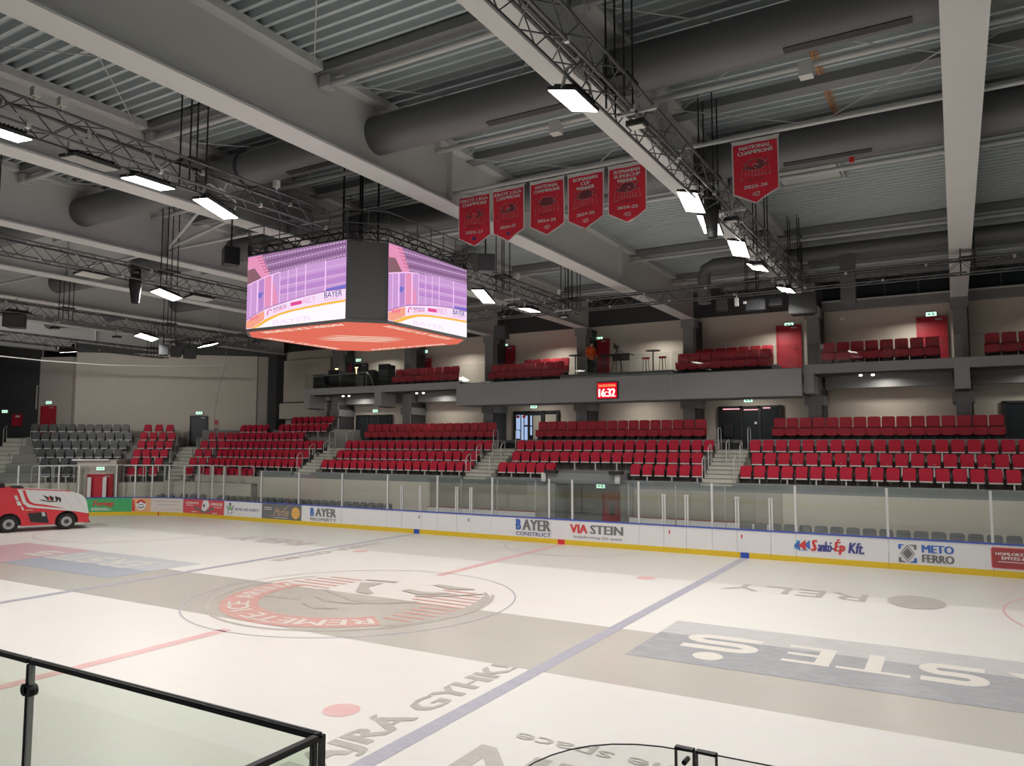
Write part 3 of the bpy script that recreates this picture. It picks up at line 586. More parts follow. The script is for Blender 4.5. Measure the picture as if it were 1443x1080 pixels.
# ================================================================== seats
def seat_meshes():
    T = frame((0, .02, 0), (1, 0, 0), (0, -.13, .9915)); out = {}
    mb = MB(); mb.prism(rounded(.46, .44, .09), -.02, .02, frame((0, .08, .655), (1, 0, 0), (0, .12, .9928)), 0); out['backrest'] = mb
    mb = MB(); mb.prism(rounded(.43, .40, .07), -.03, .035, frame((0, -.03, .60), (1, 0, 0), (0, .05, .9987)), 0); out['seat_pan'] = mb
    mb = MB(); mb.box(-.22, .22, -.10, -.03, .35, .40); out['beam'] = mb
    mb = MB(); mb.box(-.245, -.225, -.08, .12, .34, .62); mb.box(.225, .245, -.08, .12, .34, .62); mb.box(-.245, .245, 0, .08, .33, .37); mb.box(-.235, -.21, .07, .1, 0, .36); mb.box(.21, .235, .07, .1, 0, .36); out['bracket'] = mb
    mb = MB(); mb.box(-.025, .025, -.07, -.03, 0, .36); mb.box(-.06, .06, -.1, .1, 0, .015); out['post'] = mb
    mb = MB(); mb.cbox((.02, -.067, .46), (.045, .01, .04)); out['number_tag'] = mb
    return out
def to_mesh(mb, name, m):
    o = mb.build(name, m); me = o.data; bpy.data.objects.remove(o); return me
SM = {}
sm_ = seat_meshes()
for kind, m in (('red', 'seatred'), ('charcoal', 'seatchar'), ('grey', 'seatgrey')):
    for pn, pm in (('backrest', m), ('seat_pan', m), ('beam', 'seatbar'), ('bracket', 'seatdark'), ('post', 'seatbar'), ('number_tag', 'pvc')): SM[kind, pn] = to_mesh(sm_[pn], pn, pm)
NS = {'red': 0}
def seat(kind, loc, rot, label, group, post=True, tagd=False):
    nm = {'red': 'red_stadium_seat', 'charcoal': 'charcoal_stadium_seat', 'grey': 'grey_stadium_seat'}[kind]
    t = thing(nm, label, 'seat', loc, rot, group)
    for pn in ['backrest', 'seat_pan', 'beam', 'bracket']+(['post'] if post else [])+(['number_tag'] if tagd else []): link(pn, SM[kind, pn], t)
    NS['red'] += kind == 'red'
    return t
ROWN = {5: 'front', 4: 'second', 3: 'third'}
def straight_row(i, x0, n, pitch, block, end, group):
    for k in range(n):
        lab = 'red tip-up seat, %s from %s, %s row of %s' % (nth(k+1), end, ROWN[i], block)
        seat('red', (x0+pitch*k, row_y(i)+.0, TZ[i]), 0, lab, group, k % 2 == (i % 2), i == 4 and k % 3 == 0)
g1, g2, g3 = 'red seats of the right block', 'red seats of the middle block', 'red seats of the left block'
straight_row(5, 7.02, 20, .55, 'right lower block', 'the aisle', g1); straight_row(4, 7.28, 20, .55, 'right lower block', 'the aisle', g1); straight_row(3, 7.0, 21, .55, 'right lower block', 'the aisle', g1)
straight_row(5, -4.8, 6, .535, 'middle block left of tunnel', 'the aisle', g2)
straight_row(5, 2.15, 6, .565, 'middle block right of tunnel', 'the tunnel', g2)
straight_row(4, -4.55, 18, .543, 'middle lower block', 'the left aisle', g2); straight_row(3, -4.83, 19, .543, 'middle lower block', 'the left aisle', g2)
straight_row(5, -16.65, 19, .547, 'left lower block', 'the left aisle', g3); straight_row(4, -16.37, 18, .547, 'left lower block', 'the left aisle', g3); straight_row(3, -16.6, 19, .543, 'left lower block', 'the left aisle', g3)
# corner block: rows bend from the diagonal wall to the straight stand
RWN = ['top', 'second from top', 'third from top', 'middle', 'third from bottom', 'second from bottom', 'bottom']
g4 = 'red seats of the corner block'
def corner_row(i, t0, xs_end, skip=None):
    k = 0; tc = corner_t(i); t = t0
    while t0 is not None and t < tc-.2:
        k += 1; seat('red', dg(t, row_d(i), TZ[i]), rd, 'red seat in corner block, %s row, %s from its left end' % (RWN[i], nth(k)), g4, k % 2 == 0); t += .55
    x = dg(tc, row_d(i)).x+.3 if t0 is not None else None
    for a, b in ([(x, xs_end)] if skip is None else skip):
        q = a
        while q <= b+.01:
            k += 1; seat('red', (q, row_y(i), TZ[i]), 0, 'red seat in corner block, %s row, %s from its left end' % (RWN[i], nth(k)), g4, k % 2 == 0); q += .55
corner_row(0, None, 0, [(-24.1, -20.3)]); corner_row(1, None, 0, [(-28.0, -25.6), (-24.25, -20.3)]); corner_row(2, 3.0, -21.2); corner_row(3, 2.65, -18.6); corner_row(4, 2.5, -18.75); corner_row(5, 2.35, -18.6); corner_row(6, 2.3, -21.4)
g5 = 'red seats between the charcoal block and corner stairs'
for i, (t0, t1, nn) in {1: (-1.3, .1, 3), 2: (-1.3, .42, 4), 3: (-1.2, .47, 4), 4: (-1.2, .4, 4), 5: (-1.1, .3, 3), 6: (-1.05, .22, 3)}.items():
    for k in range(nn): seat('red', dg(t0+(t1-t0)*k/(nn-1), row_d(i), TZ[i]), rd, 'red seat of the narrow block beside the stairs, %s row, %s from left' % (RWN[i], nth(k+1)), g5, k % 2 == 0)
g6 = 'charcoal seats of the end block'
for i, (t0, t1) in {1: (-8.2, -2.25), 2: (-7.75, -2.15), 3: (-7.25, -2.1), 4: (-6.75, -2.1), 5: (-6.2, -4.1), 6: (-5.75, -4.1)}.items():
    nn = int((t1-t0)/.55)+1
    for k in range(nn):
        if i == 4 and t0+.55*k > -1.9: continue
        seat('charcoal', dg(t0+.55*k, row_d(i), TZ[i]), rd, 'charcoal seat of the end block, %s row, %s from the left stairs' % (RWN[i], nth(k+1)), g6, k % 2 == 0)
for i in range(2, 7):
    for k in range(2): seat('charcoal', dg(-10.5-.55*k+.25*(i-2), row_d(i)+.3, 3.0 if i < 5 else 3.0), rd, 'charcoal seat left of the end stairs, %s row, %s from the stairs' % (RWN[i], nth(k+1)), g6) if i in (5,) else None
# grey seats standing on the floor right behind the boards
g7 = 'grey seats behind the boards'
k = 0; x = 7.4
while x < 18.0: k += 1; seat('grey', (x, 14.15, .32), 0, 'grey seat behind the right boards, %s from the bench end' % nth(k), g7, k % 2 == 0); x += .55
k = 0; x = -10.5
while x > -23.4: k += 1; seat('grey', (x, 14.15, .33), 0, 'grey seat behind the left boards, %s from the bench end' % nth(k), g7, k % 2 == 0); x -= .55
for k, s in enumerate((.9, 1.55, 2.15, 2.95, 3.55)):
    p = bpt(s, 1.15); nn = bnorm(s); seat('grey', (p.x, p.y, .33), math.atan2(nn.y, nn.x)-PI/2, 'grey seat behind the curved boards, %s from the straight' % nth(k+1), g7)
sbox('floor_riser', 'rubber', 6.9, 18.5, 13.7, 14.7, 0, .32); sbox('floor_riser', 'rubber', -24.2, -10.0, 13.7, 14.48, 0, .33)

# upholstered seats
def vip_meshes():
    o = {}
    o['backrest'] = MB().prism(rounded(.52, .46, .07), -.06, .06, frame((0, .17, .785), (1, 0, 0), (0, .12, .9928)), 0)
    o['cushion'] = MB().prism(rounded(.49, .34, .08), -.08, .08, frame((0, -.14, .345), (1, 0, 0), (0, .06, .998)), 0)
    o['armrest'] = MB().box(-.02, .02, -.2, .12, .22, .56)
    mb = MB(); mb.box(-.1, .1, -.12, .1, 0, .2); mb.box(-.27, .27, -.02, .08, .16, .24); mb.box(-.255, .255, .1, .13, .16, .62); mb.box(-.285, .285, .04, .07, 0, .24); o['pedestal'] = mb  # pedestal plus dark plates standing in for shade below and in the seam
    mb = MB(); mb.add([(.06*math.cos(a), .045+.0, .86+.06*math.sin(a)) for a in [2*PI*k/12 for k in range(12)]], [tuple(range(12))]); o['badge'] = mb
    return {k: to_mesh(v, k, {'backrest': 'vip', 'cushion': 'vip', 'armrest': 'vip', 'pedestal': 'seatdark', 'badge': 'doorred'}[k]) for k, v in o.items()}
VM = vip_meshes()
def vip_row(x0, n, pitch, y, z, label, group, end='left'):
    for k in range(n):
        t = thing('upholstered_seat', label % nth(k+1), 'seat', (x0+pitch*k, y, z), 0, group)
        for pn in ('backrest', 'cushion', 'pedestal'): link(pn, VM[pn], t)
        for s in (-1, 1): link('armrest', VM['armrest'], t, (s*.272, 0, 0))
vip_row(7.5, 16, .575, 20.75, 4.45, 'red padded tall seat behind right block, %s from the aisle', 'padded seats behind the right block')
vip_row(-5.1, 16, .59, 20.75, 4.45, 'red padded tall seat behind middle block, %s from the aisle', 'padded seats behind the middle block')
vip_row(-17.4, 16, .6, 20.75, 4.45, 'red padded tall seat behind left block, %s from the left', 'padded seats behind the left block')
vip_row(9.8, 8, .59, 20.45, 7.83, 'red padded gallery seat beside the big column, %s from the left', 'padded gallery seats right of the middle fascia')
vip_row(16.1, 6, .59, 20.45, 7.83, 'red padded gallery seat at the right frame edge, %s from the left', 'padded gallery seats at the right edge')
vip_row(2.95, 8, .575, 20.6, 7.75, 'red padded gallery seat right of the person, front row, %s from the left', 'padded gallery seats right of the person')
vip_row(3.4, 7, .575, 21.6, 8.05, 'red padded gallery seat right of the person, back row, %s from the left', 'padded gallery seats right of the person')
vip_row(-8.1, 8, .585, 20.6, 7.75, 'red padded gallery seat left of the person, front row, %s from the left', 'padded gallery seats left of the person')
vip_row(-6.5, 5, .585, 21.6, 8.05, 'red padded gallery seat left of the person, back row, %s from the left', 'padded gallery seats left of the person')
vip_row(-15.1, 8, .6, 20.6, 7.83, 'red padded gallery seat right of the sound desk, %s from the left', 'padded gallery seats right of the sound desk')

# ================================================================== handrails of the stands
def hoop(p, q, h, r=.03):
    p = Vector(p); q = Vector(q); d = (q-p); up = Vector((0, 0, 1)); e = .1
    pts = [p, p+up*(h-e), p+up*(h-.03)+d*.06, p+up*h+d*.15, q+up*h-d*.15, q+up*(h-.03)-d*.06, q+up*(h-e), q]
    return MB().tube(pts, r, 6)
names = ['leftmost aisle', 'aisle left of middle block', 'aisle right of middle block']
for k, (x0, x1) in enumerate(AISLES):
    for j, (side, ya, yb, za, zb) in enumerate(((x0+.04, 15.5, 15.9, 2.6, 2.8), (x0+.04, 16.45, 16.9, 3.1, 3.3), (x0+.04, 18.1, 18.6, 4.0, 4.0), (x1-.04, 15.5, 15.9, 2.6, 2.8), (x1-.04, 16.6, 17.0, 3.2, 3.4), (x1-.04, 18.1, 18.6, 4.0, 4.0), ((x0+x1)/2, 16.9, 17.4, 3.3, 3.5))):
        p = Vector((side, ya, za)); q = Vector((side, yb, zb)); up = Vector((0, 0, 1))
        mb = MB().tube([p, p+up*.9, p+up*.98+(q-p)*.2, q+up*.98-(q-p)*.2, q+up*.9, q], .022, 6)
        if j in (1, 4): mb.tube([p+up*.5, q+up*.5], .014, 5)
        tag(mb.build('handrail', 'alu'), 'tubular grey handrail hoop on the %s, %s' % (names[k], ['left side bottom', 'left side middle', 'left side top', 'right side bottom', 'right side middle', 'right side top', 'centre of the steps'][j]), 'handrail', 'aisle handrail hoops')
# guard frames in front of the corner seats
k = 0
for a in [-26.0+1.28*j for j in range(4)]:
    k += 1; mb = hoop((a, 14.75, 1.9), (a+1.15, 14.75, 1.9), 1.02); mb.tube([(a, 14.75, 2.35), (a+1.15, 14.75, 2.35)], .012, 5)
    tag(mb.build('guard_frame', 'alu'), 'rounded tubular guard frame before the corner seats, %s from the left' % nth(k), 'guard rail', 'guard frames before the corner seats')
for k, a in enumerate((-1.35, -.1, .95, 2.1)):
    p = dg(a, 7.1, 1.9); q = dg(a+1.1, 7.1, 1.9); mb = hoop(p, q, 1.0); mb.tube([p+Vector((0, 0, .45)), q+Vector((0, 0, .45))], .012, 5)
    tag(mb.build('guard_frame', 'alu'), 'tubular guard frame before the narrow red block, %s from the left' % nth(k+1), 'guard rail', 'guard frames before the narrow red block')
for k, a in enumerate((-6.4, -5.2)):
    p = dg(a, 7.1, 1.9); q = dg(a+1.1, 7.1, 1.9); mb = hoop(p, q, 1.0); mb.tube([p+Vector((0, 0, .5)), q+Vector((0, 0, .5))], .012, 5)
    tag(mb.build('guard_frame', 'alu'), 'tubular guard frame before the charcoal block, %s from the left' % nth(k+1), 'guard rail', 'guard frames before the charcoal block')
for k, (a, dd) in enumerate(((-8.5, 1.3), (-8.5, 3.0), (-8.5, 4.8), (-10.1, 1.3), (-10.1, 3.2), (.8, 2.9), (.8, 4.6), (2.1, 2.9), (2.1, 4.6))):
    z = 4.5-(dd-1.3)*.52 if a < 0 else 4.0-(dd-2.5)*.5
    mb = MB(); p = dg(a, dd, z); q = dg(a, dd+.45, z-.25); up = Vector((0, 0, 1)); mb.tube([p, p+up*.95, q+up*.95, q], .022, 6)
    tag(mb.build('handrail', 'alu'), 'tubular handrail hoop beside the %s' % ('end stairs right side, top', 'end stairs right side, middle', 'end stairs right side, bottom', 'end stairs left side, top', 'end stairs left side, bottom', 'corner door stairs left side, top', 'corner door stairs left side, bottom', 'corner door stairs right side, top', 'corner door stairs right side, bottom')[k], 'handrail', 'corner stair handrail hoops')

# ================================================================== rink boards
rb = thing('rink_boards', 'white rink boards with yellow kick plate, blue cap, adverts and tall glass', 'rink boards', (0, 0, 0))
XS = lambda x: XC-x                 # straight part: world x -> run s
def run(name, s0, s1, o0, o1, z0, z1, m, parent, step_=.6):
    # solid strip following the boards from s0 to s1, between offsets o0..o1 and heights z0..z1
    n = 1 if s1 <= 0 else max(1, int(math.ceil((s1-s0)/step_))); mb = MB(); vs = []
    for k in range(n+1):
        s = s0+(s1-s0)*k/n
        for o, z in ((o0, z0), (o1, z0), (o1, z1), (o0, z1)): p = bpt(s, o); vs.append((p.x, p.y, z))
    fs = [(0, 1, 2, 3), tuple(4*n+i for i in (3, 2, 1, 0))]
    for k in range(n):
        for i in range(4): fs.append((4*k+i, 4*k+(i+1) % 4, 4*k+4+(i+1) % 4, 4*k+4+i))
    mb.add(vs, fs); return mb.build(name, m, parent)
seams = [-45, -42, -39.04, -36, -32.99, -32.1, -30.88, -29.94, -28.93, -28.01, -26.97, -24.4, -23.0, -20.02, -18.88, -18.13, -17.0, -16.1, -14.94, -14.01, -11.06, -8.3, -5.33, -2.29, 0, 1.18, 3.41, 4.58, 6.1, 7.0, 7.79, 9.6, 11.4, 13.35, 16, 19]
GAP = .006
panels = {}
for a, b in zip(seams[:-1], seams[1:]):
    panels[a] = run('board_panel', a+GAP, b-GAP, .0, .08, .2, 1.02, 'white', rb)
    run('kick_strip', a+GAP/2, b-GAP/2, -.015, .08, 0, .205, 'yellow', rb); run('cap_rail', a, b, -.02, .10, 1.02, 1.07, 'blue', rb)
for x, m in ((-7.65, 'blue2'), (0, 'red'), (7.65, 'blue2')): MB().box(x-.16, x+.16, W-.022, W-.014, 0, .206).build('line_patch', m, rb)
s = 2.9; p = bpt(s, -.02); MB().cbox((p.x, p.y, .1), (.06, .03, .21)).build('goal_line_patch', 'red', rb)
for x in (-7.51, -4.71, 4.75, 7.55): MB().box(x-.025, x+.025, W-.012, W+.01, .72, .86).build('gate_latch', 't_red' if x > 0 else 't_grey', rb)
# glass and posts
gpost = [-45, -42, -39.04, -36, -32.99, -29.94, -26.97, -24, -22.9, -20.02, -17.0, -14.01, -11.06, -8.02, -5.18, -2.13, -1.17, 0, 1.2, 2.3, 3.41, 4.46, 5.55]
for a, b in zip(gpost[:-1], gpost[1:]): run('glass_pane', a+.03, b-.03, .035, .05, 1.07, 2.72 if b < -2.2 else 2.95, 'glass', rb, 1.2)
for s in gpost:
    p = bpt(s, .055); nn = bnorm(s); T = Matrix.Translation((p.x, p.y, 0)) @ Matrix.Rotation(math.atan2(nn.y, nn.x)-PI/2, 4, 'Z'); MB().box(-.04, .04, -.03, .04, 1.07, 2.74 if s < -2.2 else 2.98, 0, T).build('glass_post', 'post', rb)
gp2 = [5.55, 6.2, 7.02, 7.57, 8.59, 9.57, 10.58, 11.6, 13.35, 16]
for a, b in zip(gp2[:-1], gp2[1:]):
    if (a, b) != (6.2, 7.02): run('glass_pane', a+.03, b-.03, .035, .05, 1.07, 2.95, 'glass', rb, 1.2)
for s in gp2[1:]:
    p = bpt(s, .055); nn = bnorm(s); T = Matrix.Translation((p.x, p.y, 0)) @ Matrix.Rotation(math.atan2(nn.y, nn.x)-PI/2, 4, 'Z')
    thick = s in (6.2, 7.02); MB().box(-.10 if thick else -.04, .10 if thick else .04, -.03, .05, 1.07, 2.25 if thick else 2.98, 0, T).build('gate_post' if thick else 'glass_post', 'post', rb)
run('top_rail', -1.0, 9.6, .03, .07, 2.95, 2.985, 'post', rb, 1)
for x in (-8.6, -7.5, -5.4, -4.62, 4.52, 5.44, 7.39, 8.62):
    for dx in (-.075, .02): MB().box(x+dx, x+dx+.055, W+.02, W+.09, 1.07, 2.22).build('gate_post', 'post', rb)
    MB().box(x-.1, x+.1, W+.03, W+.08, 2.22, 2.26).build('post_cap', 'alu', rb)
o = run('floor_riser', .75, 4.1, .8, 1.6, 0, .33, 'rubber', None); struct(o)
# adverts on the boards
def board_place(s_left, off=-.012):
    def f(x, y):
        p = bpt(s_left-x, off); return (p.x, p.y, y)
    return f
def sheet(s0, s1, m, z0=.205, z1=1.015): return run('advert_sheet', min(s0, s1)+.01, max(s0, s1)-.01, -.006, .0, z0, z1, m, rb, .4)
def adtext(parent, name, m, items, s_left, off=-.012):
    mb = MB(); pl = board_place(s_left, off)
    for it in items:
        if it[0] == 't': text(mb, it[1], pl, *it[2:6], bold=it[6] if len(it) > 6 else .02, slant=it[7] if len(it) > 7 else 0)
        elif it[0] == 'p': flat(mb, it[1], pl)
        elif it[0] == 'r': ribbon(mb, it[1], it[2], pl)
        elif it[0] == 'c': flat(mb, [(it[1]+it[3]*math.cos(a), it[2]+it[3]*math.sin(a)) for a in [2*PI*k/20 for k in range(20)]], pl)
    return mb.build(name, m, parent, tri=True)
a = sheet(4.58, 7.79, 'ad_green')
adtext(a, 'script_lettering', 't_red', [('t', 'Fornap', 1.0, .45, 1.15, .42, .02, .2)], 7.79)
adtext(a, 'small_lettering', 't_white', [('p', [(.95, .40), (1.85, .40), (1.85, .44), (.95, .44)]), ('t', 'SUPERMARKET', .95, .29, 1.1, .08)], 7.79)
a = sheet(3.41, 4.58, 'ad_orange')
adtext(a, 'round_emblem', 't_white', [('c', .55, .6, .30)], 4.58); adtext(a, 'round_emblem', 't_red', [('r', [(.3, .72), (.55, .88), (.8, .72)], .13), ('p', [(.02, .25), (.2, .25), (.12, .9), (.02, .9)])], 4.58, -.014)
adtext(a, 'round_emblem', 't_grey', [('r', [(.35, .5), (.55, .42), (.75, .52)], .07), ('r', [(.4, .62), (.7, .62)], .05)], 4.58, -.016)
a = sheet(1.18, 3.41, 'ad_pale')
adtext(a, 'grey_script', 't_grey', [('r', [(.25+.05*k, .82+.03*(k % 2)) for k in range(0, 36)], .02), ('r', [(.45+.05*k, .62+.035*(k % 2)) for k in range(0, 28)], .02)], 3.41)
adtext(a, 'red_script', 't_gold', [('r', [(.15, .48), (.25, .3), (.35, .44)], .03), ('r', [(.6+.06*k, .32+.07*(k % 2)) for k in range(0, 25)], .03)], 3.41)
a = sheet(-2.29, 1.18, 'ad_red')
adtext(a, 'club_lettering', 't_white', [('t', 'GYERGYÓI', .2, .74, 1.05, .15, .03), ('t', 'HOKI KLUB', 2.35, .72, .95, .15, .03), ('r', [(.25, .66), (.8, .66)], .035), ('r', [(2.55, .62), (3.25, .62)], .035), ('r', [(.7, .3), (1.15, .3)], .04), ('r', [(2.45, .28), (2.9, .28)], .04)], 1.18)
adtext(a, 'emblem_mass', 't_white', [('p', [(1.7, .98), (2.1, .98), (2.25, .7), (2.05, .5), (1.75, .25), (1.55, .5), (1.6, .75)])], 1.18)
adtext(a, 'emblem_mass', 't_grey', [('r', [(.9, .55), (1.2, .5), (1.5, .38), (1.8, .3), (2.2, .42), (2.6, .56)], .12), ('c', 1.75, .68, .1)], 1.18, -.014)
a = sheet(-5.33, -2.29, 'white')
adtext(a, 'company_lettering', 't_navy', [('t', 'BAYER UAD ENERGY', .9, .53, 1.95, .14, .01)], -2.29)
adtext(a, 'leaf_emblem', 't_navy', [('c', .5, .86, .08), ('r', [(.24, .78), (.3, .6), (.4, .5)], .06), ('r', [(.76, .78), (.7, .6), (.6, .5)], .06), ('r', [(.3, .45), (.42, .3)], .05), ('r', [(.7, .45), (.58, .3)], .05)], -2.29)
adtext(a, 'leaf_emblem', 't_green', [('c', .5, .66, .12)], -2.29, -.014)
a = sheet(-8.3, -5.33, 'ad_grey')
adtext(a, 'gold_script', 't_gold', [('t', 'Marble', .95, .38, 1.05, .42, .0, .25), ('r', [(1.65, .7), (2.0, .95), (2.15, .97)], .02), ('r', [(.6, .42), (.7, .3), (.9, .42), (1.0, .6)], .02)], -5.33)
adtext(a, 'small_lettering', 't_white', [('r', [(.2, .8), (.75, .8)], .03), ('r', [(.2, .7), (.8, .7)], .03), ('r', [(.9, .3), (2.0, .3)], .025)], -5.33)
adtext(a, 'orange_disc', 't_disc', [('c', 2.55, .58, .31)], -5.33); adtext(a, 'orange_disc_mark', 't_gold', [('r', [(2.42, .6), (2.5, .54), (2.6, .56), (2.7, .64)], .03)], -5.33, -.014)
def on_board(x_left, **kw): return XC-x_left
a = panels[-11.06]; sx = XC+14.56
def plain(items, x_left, m, nm='company_lettering', off=-.012):
    return adtext(rb, nm, m, items, XC-x_left, off)
plain([('t', 'B', 0, .5, .26, .42, .04), ('r', [(-.05, .66), (.1, .66)], .03)], -14.56, 't_blue'); plain([('t', 'AYER', .34, .5, 1.46, .42, .04), ('t', 'PROPERTY', 0, .27, 1.8, .15, .01)], -14.56, 't_grey')
plain([('t', 'B', 0, .5, .26, .46, .04), ('r', [(-.05, .7), (.1, .7)], .03)], -2.22, 't_blue'); plain([('t', 'AYER', .32, .5, 1.4, .46, .04)], -2.22, 't_grey'); plain([('t', 'CONSTRUCT', 0, .26, 1.72, .17, .01)], -2.22, 't_navy')
plain([('t', 'VIA', 0, .52, .82, .36, .03)], .41, 't_red'); plain([('t', 'STEIN', .92, .52, 1.48, .36, .03), ('t', 'transforming the space', .15, .29, 2.2, .14, .0)], .41, 't_grey')
plain([('p', [(0, .58), (.22, .78), (.22, .4)]), ('p', [(.36, .62), (.56, .82), (.56, .46)])], 9.4, 't_blue'); plain([('p', [(.17, .6), (.42, .82), (.42, .42)])], 9.4, 't_red', off=-.014)
plain([('p', [(.0, .46), (.1, .78), (.2, .78), (.1, .46)]), ('p', [(.22, .42), (.5, .42), (.42, .52)])], 9.4, 't_cyan', off=-.010)
plain([('t', 'S', .58, .43, .19, .4, .03, .15)], 9.4, 't_red'); plain([('t', 'ankó-', .80, .43, .55, .36, .02, .15)], 9.4, 't_navy'); plain([('t', 'Ép', 1.34, .36, .36, .54, .02, .15)], 9.4, 't_red'); plain([('t', 'Kft.', 1.82, .43, .52, .38, .02, .15)], 9.4, 't_navy')
plain([('p', [(.0, .86), (.0, .7), (.08, .7), (.08, .8), (.2, .86)]), ('p', [(.55, .26), (.55, .42), (.47, .42), (.47, .33), (.3, .26)]), ('t', 'METO', .7, .62, .95, .26, .03)], 12.8, 't_cyan' if False else 't_blue')
plain([('p', [(.0, .26), (.25, .26), (.08, .33), (.08, .42), (.0, .42)]), ('p', [(.55, .86), (.3, .86), (.47, .79), (.47, .7), (.55, .7)]), ('p', [(.275, .76), (.12, .56), (.275, .36), (.43, .56)]), ('t', 'FERRO', .7, .3, .95, .26, .03)], 12.8, 't_grey')
plain([('r', [(.275, .83), (.07, .56), (.275, .29), (.48, .56), (.275, .83)], .03)], 12.8, 't_grey')
mb = MB(); mb.prism(rounded(2.6, .66, .06, cx=16.78, cy=.61), W-.014, W-.004, frame((0, 0, 0), (1, 0, 0), (0, 0, 1), (0, 1, 0))); a = mb.build('advert_sign', 'ad_red', rb)
MB().prism(rounded(2.54, .60, .05, cx=16.78, cy=.61), W-.018, W-.012, frame((0, 0, 0), (1, 0, 0), (0, 0, 1), (0, 1, 0))).build('sign_face', 'ad_maroon', a)
adtext(a, 'sign_lettering', 't_white', [('t', 'HOMLOKZATI ÁLLVÁNY', .12, .70, 1.7, .11, .02), ('t', 'ÉPÍTÉS-BÉRBEADÁS', .28, .56, 1.5, .12, .02), ('r', [(.18, .49), (2.0, .49)], .02)], XC-15.48, -.022)
# players' benches behind the middle boards: low white back boards, second glass line
bb = thing('bench_back_boards', 'white low back boards with tall glass behind the players benches', 'boards', (0, 14.6, 0))
for k, x in enumerate((-8.3, -6.25, -4.2, 2.4, 4.5, 6.55)): MB().box(x, x+2.02, -.03, .03, 0, 1.12).build('back_panel', 'white', bb)
MB().box(-8.3, -2.1, -.04, .04, 1.12, 1.15).build('red_edge', 'ad_maroon', bb); MB().box(2.4, 8.6, -.04, .04, 1.12, 1.15).build('red_edge', 'ad_maroon', bb)
for x in (-8.3, -6.25, -4.2, -2.15, -.2, 1.75, 3.75, 5.75): MB().box(x+.01, x+1.95, -.008, .008, 1.15, 2.55).build('glass_pane', 'glass2', bb)
for x in (-6.27, -4.22, -2.17, 2.36, 4.45, 6.5): MB().box(x, x+.03, -.03, .03, 1.15, 2.55).build('glass_clamp_post', 'tube', bb)
for k, (x0, x1, lb) in enumerate(((-7.9, -2.3, 'long pale players bench left of the tunnel'), (2.6, 8.1, 'long pale players bench right of the tunnel'))):
    t = thing('players_bench', lb, 'bench', ((x0+x1)/2, 14.1, 0)); h = (x1-x0)/2; MB().box(-h, h, -.18, .18, .42, .47).build('seat', 'step', t)
    for xx in (-h+.2, 0, h-.2): MB().box(xx-.04, xx+.04, -.15, .15, 0, .42).build('leg', 'tube', t)
for k, x in enumerate((-1.9, 1.75)):
    tag(MB().cbox((x, 14.9, 2.72), (.22, .1, .42)).build('white_junction_box', 'pvc'), 'white box at the %s end of the tunnel lintel' % ('left' if k == 0 else 'right'), 'box')
    tag(MB().cbox((x+.4 if k == 0 else x-.05, 14.88, 2.98), (.6, .3, .14)).build('black_lamp_box', 'blackbox'), 'flat black box on the %s end of the tunnel lintel' % ('left' if k == 0 else 'right'), 'box')

# ================================================================== near side: glass guard and bench glass in front of the camera
sbox('floor_near_stand', 'conc', 4, 31, -26, -14.85, -.03, 2.35, label='concrete floor of the near stand')
gg = thing('glass_guard', 'greenish glass guard with black top rail and round clamps at near left', 'guard rail', (11.38, -14.73, 2.35))
zt = 3.4-2.35
MB().box(-4, -.015, -.008, .008, 0, zt-.01).build('glass_pane', 'guardglass', gg); MB().box(.015, 1.585, -.008, .008, 0, zt-.01).build('glass_pane', 'guardglass', gg); MB().box(1.572, 1.588, -2.2, -.02, 0, zt-.005).build('glass_pane', 'guardglass', gg)
for a, b in ((-4, -.012), (.0, 1.575)):
    MB().box(a, b, -.011, .011, zt-.016, zt+.003).build('top_rail', 'black', gg)
    MB().box(a+.02, b-.02, -.003, .003, zt+.003, zt+.005).build('rail_highlight_strip', 'dark', gg)
MB().box(1.569, 1.591, -2.2, -.02, zt-.015, zt+.003).build('top_rail', 'black', gg)
MB().box(-.016, -.004, -.01, .01, 0, zt-.02).build('edge_profile', 'black', gg); MB().box(.003, .015, -.01, .01, 0, zt-.02).build('edge_profile', 'alu', gg)
for yy in (.012, -.03): MB().box(1.566 if yy > 0 else 1.574, 1.582 if yy > 0 else 1.59, yy-.008, yy+.008, 0, zt-.005).build('edge_profile', 'black', gg)
for sx in (-1, 1): mb = MB(); mb.tube([(sx*.014-.004, -.016, zt-.12), (sx*.014-.004, .016, zt-.12)], .024, 16); mb.build('round_clamp', 'black', gg)
MB().tube([(1.53, -.03, zt-.155), (1.53, .03, zt-.155)], .03, 14).box(1.53, 1.6, -.03, .02, zt-.185, zt-.15).build('corner_bracket', 'black', gg)
ng = thing('rounded_bench_glass', 'clear glass panel with rounded top corner at the bottom edge', 'glass panel', (0, -W, 0))
pts = [(12.35, 1.07), (12.35, 2.1)]+[(12.35+1.15*(1-math.cos(a)), 2.1+.735*math.sin(a)) for a in [PI/2*k/14 for k in range(1, 15)]]+[(13.53, 2.838), (13.53, 1.07)]
TT = frame((0, 0, 0), (1, 0, 0), (0, 0, 1), (0, 1, 0))
MB().prism(pts, -.007, .007, TT).build('glass_pane', 'clearglass', ng); MB().prism([(13.555, 1.07), (13.555, 2.84), (19, 2.9), (19, 1.07)], -.007, .007, TT).build('glass_pane', 'clearglass', ng)
MB().tube([(x, 0, z) for x, z in pts[1:-1]], .0035, 6).build('glass_edge', 'dark', ng); MB().tube([(13.555, 0, 2.842), (19, 0, 2.902)], .0035, 6).build('glass_edge', 'dark', ng)
